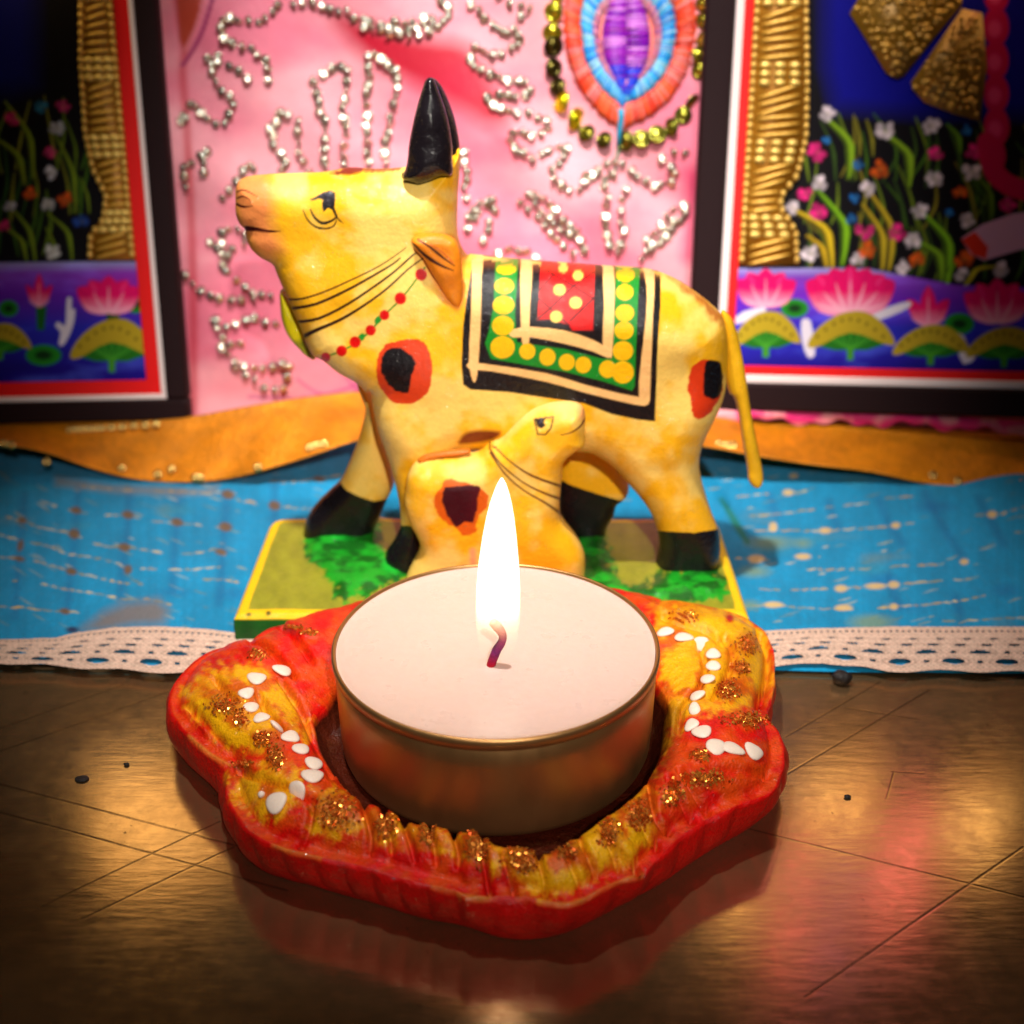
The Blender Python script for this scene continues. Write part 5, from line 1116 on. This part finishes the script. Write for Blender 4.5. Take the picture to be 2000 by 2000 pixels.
ct, st = np.cos(th), np.sin(th)
rowsP, tag_ = [], []
def prow(r, z, k):
    rowsP.append(np.stack([PC[0] + r * ct, PC[1] + r * st, z + 0 * th], -1)); tag_.append(k)
prow(r_bot * 0 + .01, 0.0, 0); prow(r_bot * .8, 0.0, 0); prow(r_bot * .92, 0.03, 0); prow(r_bot * .98, .09, 0)
for k in range(9):
    t = k / 8; prow(r_bot * (1 - t) + r_top * t + .05 * math.sin(math.pi * t) * np.abs(np.sin(th * 23 + 1.5 * np.sin(th * 3))) + .045 * math.sin(math.pi * t) * 1 + .05 * (fbm(th * 12, 0 * th + t, 1.0, 6) - .5) * math.sin(math.pi * t), .15 + .63 * t, 1)
NR = 46
for k in range(1, NR):
    u = k / NR; r = r_top + (r_in - r_top) * u
    led = 0.16 / np.maximum(r_top - r_in, .3)                    # a narrow ledge, then the puffed rim
    up = np.clip((u - led) / (1 - led), 0, 1)
    z = .79 + .36 * np.clip(np.sin(math.pi * np.clip(up, 0, 1)), 0, 1) ** .55 * (.75 + .25 * sstep(.3, 1.2, r_top - r_in)) - .02 * (u < led)
    prow(r, z, 2)
for k in range(1, 9):
    t = k / 8; prow(r_in - .14 * t ** 1.5, .79 - .21 * t, 3)
prow(r_in * .5, .575, 3); prow(r_in * 0 + .01, .575, 3)
PV_ = np.stack(rowsP); tg = np.repeat(np.array(tag_)[:, None], NT, 1)
X, Y = proj(PV_); topm = tg == 2
dz = np.zeros(X.shape)
sel = (tg >= 1)
for g_ in GROOVE:
    d, t = dist_line(X[sel], Y[sel], cr(g_, 4, False)); dz[sel] -= .15 * np.exp(-(d / 6.0) ** 2)
for (x, y, rx, ry) in PATCH:
    q = np.sqrt(((X - x) / (rx / 2.76 + 6)) ** 2 + ((Y - y) / (ry / 2.76 + 6)) ** 2); dz += .035 * sstep(1.25, .4, q)
dz += .07 * (fbm(PV_[..., 0], PV_[..., 1], 2.6, 13) - .5) + .03 * (fbm(PV_[..., 0], PV_[..., 1], 9, 14) - .5)
PV_[..., 2] += dz * (tg == 2)
X, Y = proj(PV_)
p = Paint(X.ravel(), Y.ravel(), lin((214, 8, 5)) * (0.7 + .55 * fbm(X.ravel(), Y.ravel(), .03, 5)[:, None]))
topk = (tg.ravel() == 2); wash = (sstep(.3, .7, fbm(X.ravel(), Y.ravel() * 1.4, .03, 23)) * .5 * topk)[:, None]; p.C = p.C * (1 - wash) + lin((220, 92, 10)) * wash
OCH = lambda x, y: lin((206, 92, 10)) + (lin((236, 168, 14)) - lin((206, 92, 10))) * sstep(.36, .66, fbm(x, y, .03, 17))[:, None]
for q in (c4((170, 560), (260, 470), (380, 420), (500, 420), (640, 470), (740, 560), (800, 690), (830, 800), (760, 800), (700, 780), (640, 860), (560, 900), (470, 880), (380, 820), (270, 720), (190, 640)), c4((420, 1000), (600, 940), (760, 960), (820, 1060), (760, 1180), (620, 1230), (520, 1200), (440, 1090)),
          c4((880, 1100), (1020, 1110), (1120, 1200), (1120, 1310), (960, 1320), (850, 1270)), c4((1120, 1180), (1300, 1210), (1560, 1270), (1720, 1320), (1932, 1390), (1932, 1520), (1700, 1450), (1480, 1400), (1300, 1370), (1120, 1330)), c4((1880, 1500), (1760, 1440), (1860, 1400), (1932, 1420)),
          c5((0, 1320), (150, 1370), (330, 1405), (430, 1440), (560, 1390), (720, 1280), (900, 1140), (1000, 1080), (1060, 1200), (1040, 1330), (960, 1430), (860, 1500), (700, 1580), (560, 1650), (400, 1650), (310, 1600), (230, 1440), (100, 1400)),
          c5((1050, 70), (1250, 60), (1450, 110), (1600, 200), (1690, 330), (1690, 500), (1600, 620), (1450, 640), (1330, 660), (1200, 720), (1100, 840), (1040, 1000), (1000, 900), (1080, 560), (1080, 300))):
    p.poly(q, OCH, soft=22, smooth=2, rag=16, seed=4, a=.95)
YEL = (236, 172, 6)
for q in (c4((210, 640), (330, 600), (360, 680), (310, 730), (250, 710)), c4((330, 750), (470, 740), (540, 800), (520, 850), (400, 850)), c4((590, 560), (680, 530), (760, 620), (790, 740), (740, 720), (640, 640)), c5((1100, 110), (1300, 90), (1500, 150), (1640, 260), (1660, 420), (1620, 560), (1560, 480), (1450, 300), (1250, 200), (1100, 190)), c5((1090, 360), (1230, 340), (1290, 430), (1250, 520), (1180, 560), (1090, 500)), c5((640, 1330), (760, 1250), (850, 1440), (760, 1500), (690, 1440)), c5((900, 1250), (1010, 1280), (980, 1380), (900, 1400)), c5((350, 1560), (600, 1500), (690, 1560), (560, 1640), (400, 1640)), c4((450, 420), (560, 440), (500, 500), (420, 480))):
    p.poly(q, YEL, soft=10, rag=9, seed=8, a=.85)
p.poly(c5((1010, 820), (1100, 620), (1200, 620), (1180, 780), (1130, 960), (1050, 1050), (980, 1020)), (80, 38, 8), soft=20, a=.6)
p.stroke(c4(*[(190, 800), (300, 890), (400, 950)]), 4, (226, 150, 40), soft=5, rag=0) if 0 else None
for q in (c4((190, 790), (300, 885), (410, 950)), c4((470, 1180), (540, 1160), (560, 1100)), c5((300, 1668), (440, 1690), (620, 1690), (760, 1620), (900, 1560), (990, 1540)), c5((0, 1672), (150, 1668)), c4((1500, 1605), (1700, 1655), (1932, 1680)), c4((640, 1380), (760, 1420), (900, 1450))):
    p.stroke(q, 4.5, (214, 140, 50), soft=5, a=.7)
q, = c5((1450, 160)); p.ell(q[0], q[1], 8, 8, (190, 10, 10), soft=3)
for g_ in GROOVE: p.stroke(cr(g_, 4, False), 3, (130, 26, 5), soft=6, a=.45, smooth=0)
for (x, y, rx, ry) in PATCH: p.ell(x, y, rx / 2.76, ry / 2.76, (170, 52, 10), soft=14, a=.6)
side = (tg.ravel() <= 1); p.C[side & (PV_[..., 2].ravel() < .7)] = (lin((212, 4, 4)) * (0.75 + .5 * fbm(X.ravel(), Y.ravel(), .02, 5)[:, None]))[side & (PV_[..., 2].ravel() < .7)]
inn = (tg.ravel() == 3); p.C[inn] = lin((70, 20, 6)) * (0.7 + .6 * fbm(X.ravel(), Y.ravel(), .05, 6)[:, None])[inn]
plate = make('candle_plate', PV_.reshape(-1, 3), grid_faces(len(rowsP), NT, True), M_plate, None, p.C)
props(plate, 'red and yellow scalloped clay plate with white paint dots and gold glitter, holding the tealight', 'candle holder')
nn = np.empty(len(plate.data.vertices) * 3, np.float32); plate.data.vertex_normals.foreach_get('vector', nn); PN_ = nn.reshape(PV_.shape)
TV, TN = PV_[topm], PN_[topm]; TX, TY = proj(TV); TD = depth(TV)
TN = np.where(TN[:, 2:3] < 0, -TN, TN)
def surf(x, y):
    d = (TX - x) ** 2 + (TY - y) ** 2; k = np.nonzero(d < max(9.0, d.min() * 1.01))[0]
    i = int(k[np.argmin(TD[k])]); return TV[i], TN[i]
DOTS = c4((690, 437, 55, 32, .2), (565, 488, 50, 38, -.5), (500, 558, 42, 30, .2), (520, 638, 43, 28, .1), (580, 693, 45, 30, .1), (662, 738, 48, 28, .2), (738, 793, 50, 33, .3), (798, 862, 48, 32, -.1), (857, 938, 50, 35, -.2), (855, 1005, 62, 35, -.3), (783, 1086, 58, 38, -.2), (663, 1147, 63, 40, -.1), (580, 1103, 20, 12, 0)) + c5((1098, 237, 48, 23, 0), (1200, 258, 52, 28, .1), (1297, 295, 42, 26, .2), (1355, 355, 40, 27, .3), (1362, 415, 40, 26, -.3), (1325, 487, 40, 28, -.4), (1272, 575, 46, 28, -.3), (1255, 650, 32, 30, 0), (1250, 730, 42, 32, .2), (1305, 772, 55, 35, .5), (1380, 850, 55, 40, .3), (1460, 862, 66, 30, .1), (1575, 872, 60, 33, 0))
for (x, y, rx, ry, rot) in DOTS:
    c, N = surf(x, y); dp = depth(c); a = rx / 2.76 / FPX * dp; b_ = ry / 2.76 / FPX * dp / .62
    U = np.array((math.cos(rot), -math.sin(rot) * 1.4, 0)); U = U - N * (U @ N); U /= np.linalg.norm(U); Wv = np.cross(N, U)
    V, F = ellipsoid((0, 0, 0), np.eye(3), 20, 9); V = np.array(V)
    taper = 1 - .15 * V[:, 0] * np.sign(random.random() - .35)       # a drop drawn out to one side
    wob = 1 + .08 * np.sin(3 * np.arctan2(V[:, 1], V[:, 0]) + x)
    Q = c + (V[:, 0] * wob)[:, None] * U * a + (V[:, 1] * taper * wob)[:, None] * Wv * b_ + V[:, 2:3] * N * .035 + N * .012
    make('paint_dot', Q, F, M_white, plate)
rg = np.random.default_rng(4)
for (x, y, rx, ry) in PATCH:
    mb = MB(); rx, ry = rx / 2.76, ry / 2.76
    nfl = int(min(420, 50 + rx * ry * .55))
    for k in range(nfl):
        r_, a_ = min(abs(rg.normal(0, .55)), 1.25), rg.random() * 6.283
        c, N = surf(x + rx * r_ * math.cos(a_) * rg.uniform(.8, 1.1), y + ry * r_ * math.sin(a_) * rg.uniform(.8, 1.1))
        N2 = N + rg.normal(0, .45, 3); N2 /= np.linalg.norm(N2); U = np.cross(N2, (0.3, .2, 1)); U /= np.linalg.norm(U); Wv = np.cross(N2, U)
        R_ = rg.uniform(.009, .022); c = c + N * rg.uniform(.003, .016)
        m = 5; pts = [c + R_ * rg.uniform(.8, 1.2) * (math.cos(6.283 * j / m) * U + math.sin(6.283 * j / m) * Wv) for j in range(m)]
        pts2 = [q - N2 * .006 for q in pts]
        t = rg.random(); colr = lin((190, 52, 8)) * (1 - t) + lin((250, 176, 70)) * t
        mb.add(pts + pts2, [list(range(m)), list(range(2 * m - 1, m - 1, -1))] + [[j, m + j, m + (j + 1) % m, (j + 1) % m] for j in range(m)], colr)
    mb.build('glitter_patch', M_glit, plate, smooth=False)

# ------------------------------------------------------------------ tealight
tea = empty('tealight_candle', (0, 0, .58), 'round white tealight in a metal cup burning with one tall flame', 'candle')
V, F = lathe([(0.02, .585), (1.70, .585), (1.80, .60), (1.87, .645), (1.895, .715), (1.91, 1.0), (1.922, 1.6), (1.924, 1.82), (1.915, 1.835), (1.915, 1.845), (1.94, 1.86), (1.955, 1.93), (1.953, 1.975), (1.938, 2.0), (1.918, 2.0), (1.908, 1.985), (1.90, 1.90), (1.89, .7), (0.02, .65)], 160)
make('metal_cup', V, F, M_tin, tea)
prof = [(1.899, 1.80), (1.898, 1.972), (1.88, 1.968), (1.84, 1.955), (1.76, 1.948), (1.6, 1.946), (1.3, 1.945), (1.0, 1.944), (.7, 1.943), (.4, 1.942), (.2, 1.944), (.12, 1.955), (.06, 1.975), (.005, 1.98)]
wk = on_z(959, 1301, 1.96)
V, F = lathe([(r * 1.0, z) for r, z in prof], 160); V = np.array(V); sh = 1 - np.clip(np.hypot(V[:, 0], V[:, 1]) / 1.9, 0, 1)
V[:, 0] += sh * wk[0]; V[:, 1] += sh * wk[1]
V[:, 2] += .006 * (fbm(V[:, 0], V[:, 1], 2.5, 5) - .5) * (np.hypot(V[:, 0], V[:, 1]) < 1.8)
make('wax', V, F, M_wax, tea)
wp = [(958, 1306), (960, 1296), (965, 1282), (971, 1268), (979, 1256), (982, 1246), (980, 1236), (973, 1226), (965, 1218), (960, 1213)]
pts = cr(wp, 4, False); P3 = on_y(pts[:, 0], pts[:, 1], wk[1]); n = len(P3)
rad = np.interp(np.linspace(0, 1, n), (0, .3, .55, .8, .95, 1), (.052, .055, .045, .058, .05, .02))
V, F = tube(P3, rad, 12); tt = np.repeat(np.linspace(0, 1, n), 12)
wc = np.stack([np.interp(tt, (0, .12, .3, .5, .7, 1), lin([190, 170, 110, 150, 215, 228])[...]), np.interp(tt, (0, .12, .3, .5, .7, 1), lin([40, 0, 0, 0, 110, 150])), np.interp(tt, (0, .12, .3, .5, .7, 1), lin([40, 40, 90, 90, 110, 130]))], -1)
make('wick', V, F, M_wick, tea, wc)
def flame_material():
    m, nt, b = mat_new('candle_flame'); L = nt.links; nt.nodes.remove(b); out = nt.nodes['Material Output']
    at = nd(nt, 'ShaderNodeAttribute', attribute_name='Col')
    em = nd(nt, 'ShaderNodeEmission'); tr = nd(nt, 'ShaderNodeBsdfTransparent'); mx = nd(nt, 'ShaderNodeAddShader')
    L.new(at.outputs['Color'], em.inputs['Color']); sep = nd(nt, 'ShaderNodeSeparateColor')
    at2 = nd(nt, 'ShaderNodeAttribute', attribute_name='Heat'); L.new(at2.outputs['Color'], sep.inputs['Color'])
    mu = nd(nt, 'ShaderNodeMath', operation='MULTIPLY'); mu.inputs[1].default_value = 2.0
    m2 = nd(nt, 'ShaderNodeMath', operation='MULTIPLY'); L.new(sep.outputs['Green'], mu.inputs[0]); L.new(mu.outputs[0], m2.inputs[0]); L.new(sep.outputs['Red'], m2.inputs[1]); lw = nd(nt, 'ShaderNodeLayerWeight', Blend=0.5); rm = nd(nt, 'ShaderNodeMapRange'); rm.inputs['From Min'].default_value = 0.98; rm.inputs['From Max'].default_value = 0.55; L.new(lw.outputs['Facing'], rm.inputs['Value']); m3 = nd(nt, 'ShaderNodeMath', operation='MULTIPLY'); L.new(m2.outputs[0], m3.inputs[0]); L.new(rm.outputs['Result'], m3.inputs[1]); L.new(m3.outputs[0], em.inputs['Strength'])
    L.new(tr.outputs[0], mx.inputs[0]); L.new(em.outputs[0], mx.inputs[1]); L.new(mx.outputs[0], out.inputs['Surface'])
    return m
fy = np.array([934, 942, 952, 966, 985, 1010, 1050, 1100, 1150, 1190, 1220, 1245, 1268, 1284]); fw_ = np.array([1.5, 6.5, 11, 16, 21.5, 27, 33.5, 39.5, 42.8, 43.6, 43, 40.5, 35, 25]); fc = np.array([980, 980, 979.5, 979, 978, 977, 975.5, 974, 973, 972.5, 972, 972, 971, 970])
ys = np.linspace(934, 1284, 70); hw = np.interp(ys, fy, fw_); cxs = np.interp(ys, fy, fc); V = []; HC = []; EC = []
nseg = 40
for y_, h_, c_ in zip(ys, hw, cxs):
    c3 = on_y(c_, y_, wk[1] + .02); r_ = h_ / FPX * depth(c3)
    al = float(np.interp(y_, (1140, 1180, 1215, 1250, 1284), (1, .93, .42, .10, 0.0))); st_ = float(np.interp(y_, (1150, 1190, 1230), (1, .45, .11)))
    for j in range(nseg):
        t = 2 * math.pi * j / nseg; V.append((c3[0] + r_ * math.cos(t), c3[1] + r_ * .9 * math.sin(t), c3[2])); HC.append((al, st_, 0, 1))
        k = float(np.interp(y_, (1140, 1210), (0, 1))); EC.append((1.0, .90 + .06 * k, .78 - .3 * k))
n = len(ys); F = [[i * nseg + j, i * nseg + (j + 1) % nseg, (i + 1) * nseg + (j + 1) % nseg, (i + 1) * nseg + j] for i in range(n - 1) for j in range(nseg)] + [list(range(nseg))]
fl = make('flame', V, F, flame_material(), tea, np.array(EC))
h_ = fl.data.color_attributes.new('Heat', 'FLOAT_COLOR', 'POINT'); h_.data.foreach_set('color', np.array(HC, np.float32).ravel())

# ------------------------------------------------------------------ crumbs on the table
def crumb(name, px, py, r, label, squash=.75, seed=0, cat='crumb'):
    c = on_z(px, py, 0.0); V, F = ellipsoid((0, 0, 0), np.eye(3), 18, 11); V = np.array(V)
    k = 1 + .5 * (fbm(V[:, 0] + seed, V[:, 1] + V[:, 2], 1.3, seed) - .5)
    V = V * k[:, None] * np.array((r * 1.25, r, r * squash)); V[:, 2] -= V[:, 2].min(); V += c
    props(make(name, V, F, M_crumb), label, cat)
crumb('peppercorn', 1643, 1335, .11, 'small black peppercorn-like ball on the table just in front of the lace, right', .9, 1, 'peppercorn')
crumb('crumb', 1655, 1558, .035, 'tiny dark curled crumb on the shiny table right of the plate', .5, 2)
crumb('crumb', 247, 1495, .03, 'tiny dark speck on the shiny table left of the plate', .6, 3)
crumb('crumb', 160, 1523, .07, 'flat dark flake on the shiny table at the far left', .25, 4)
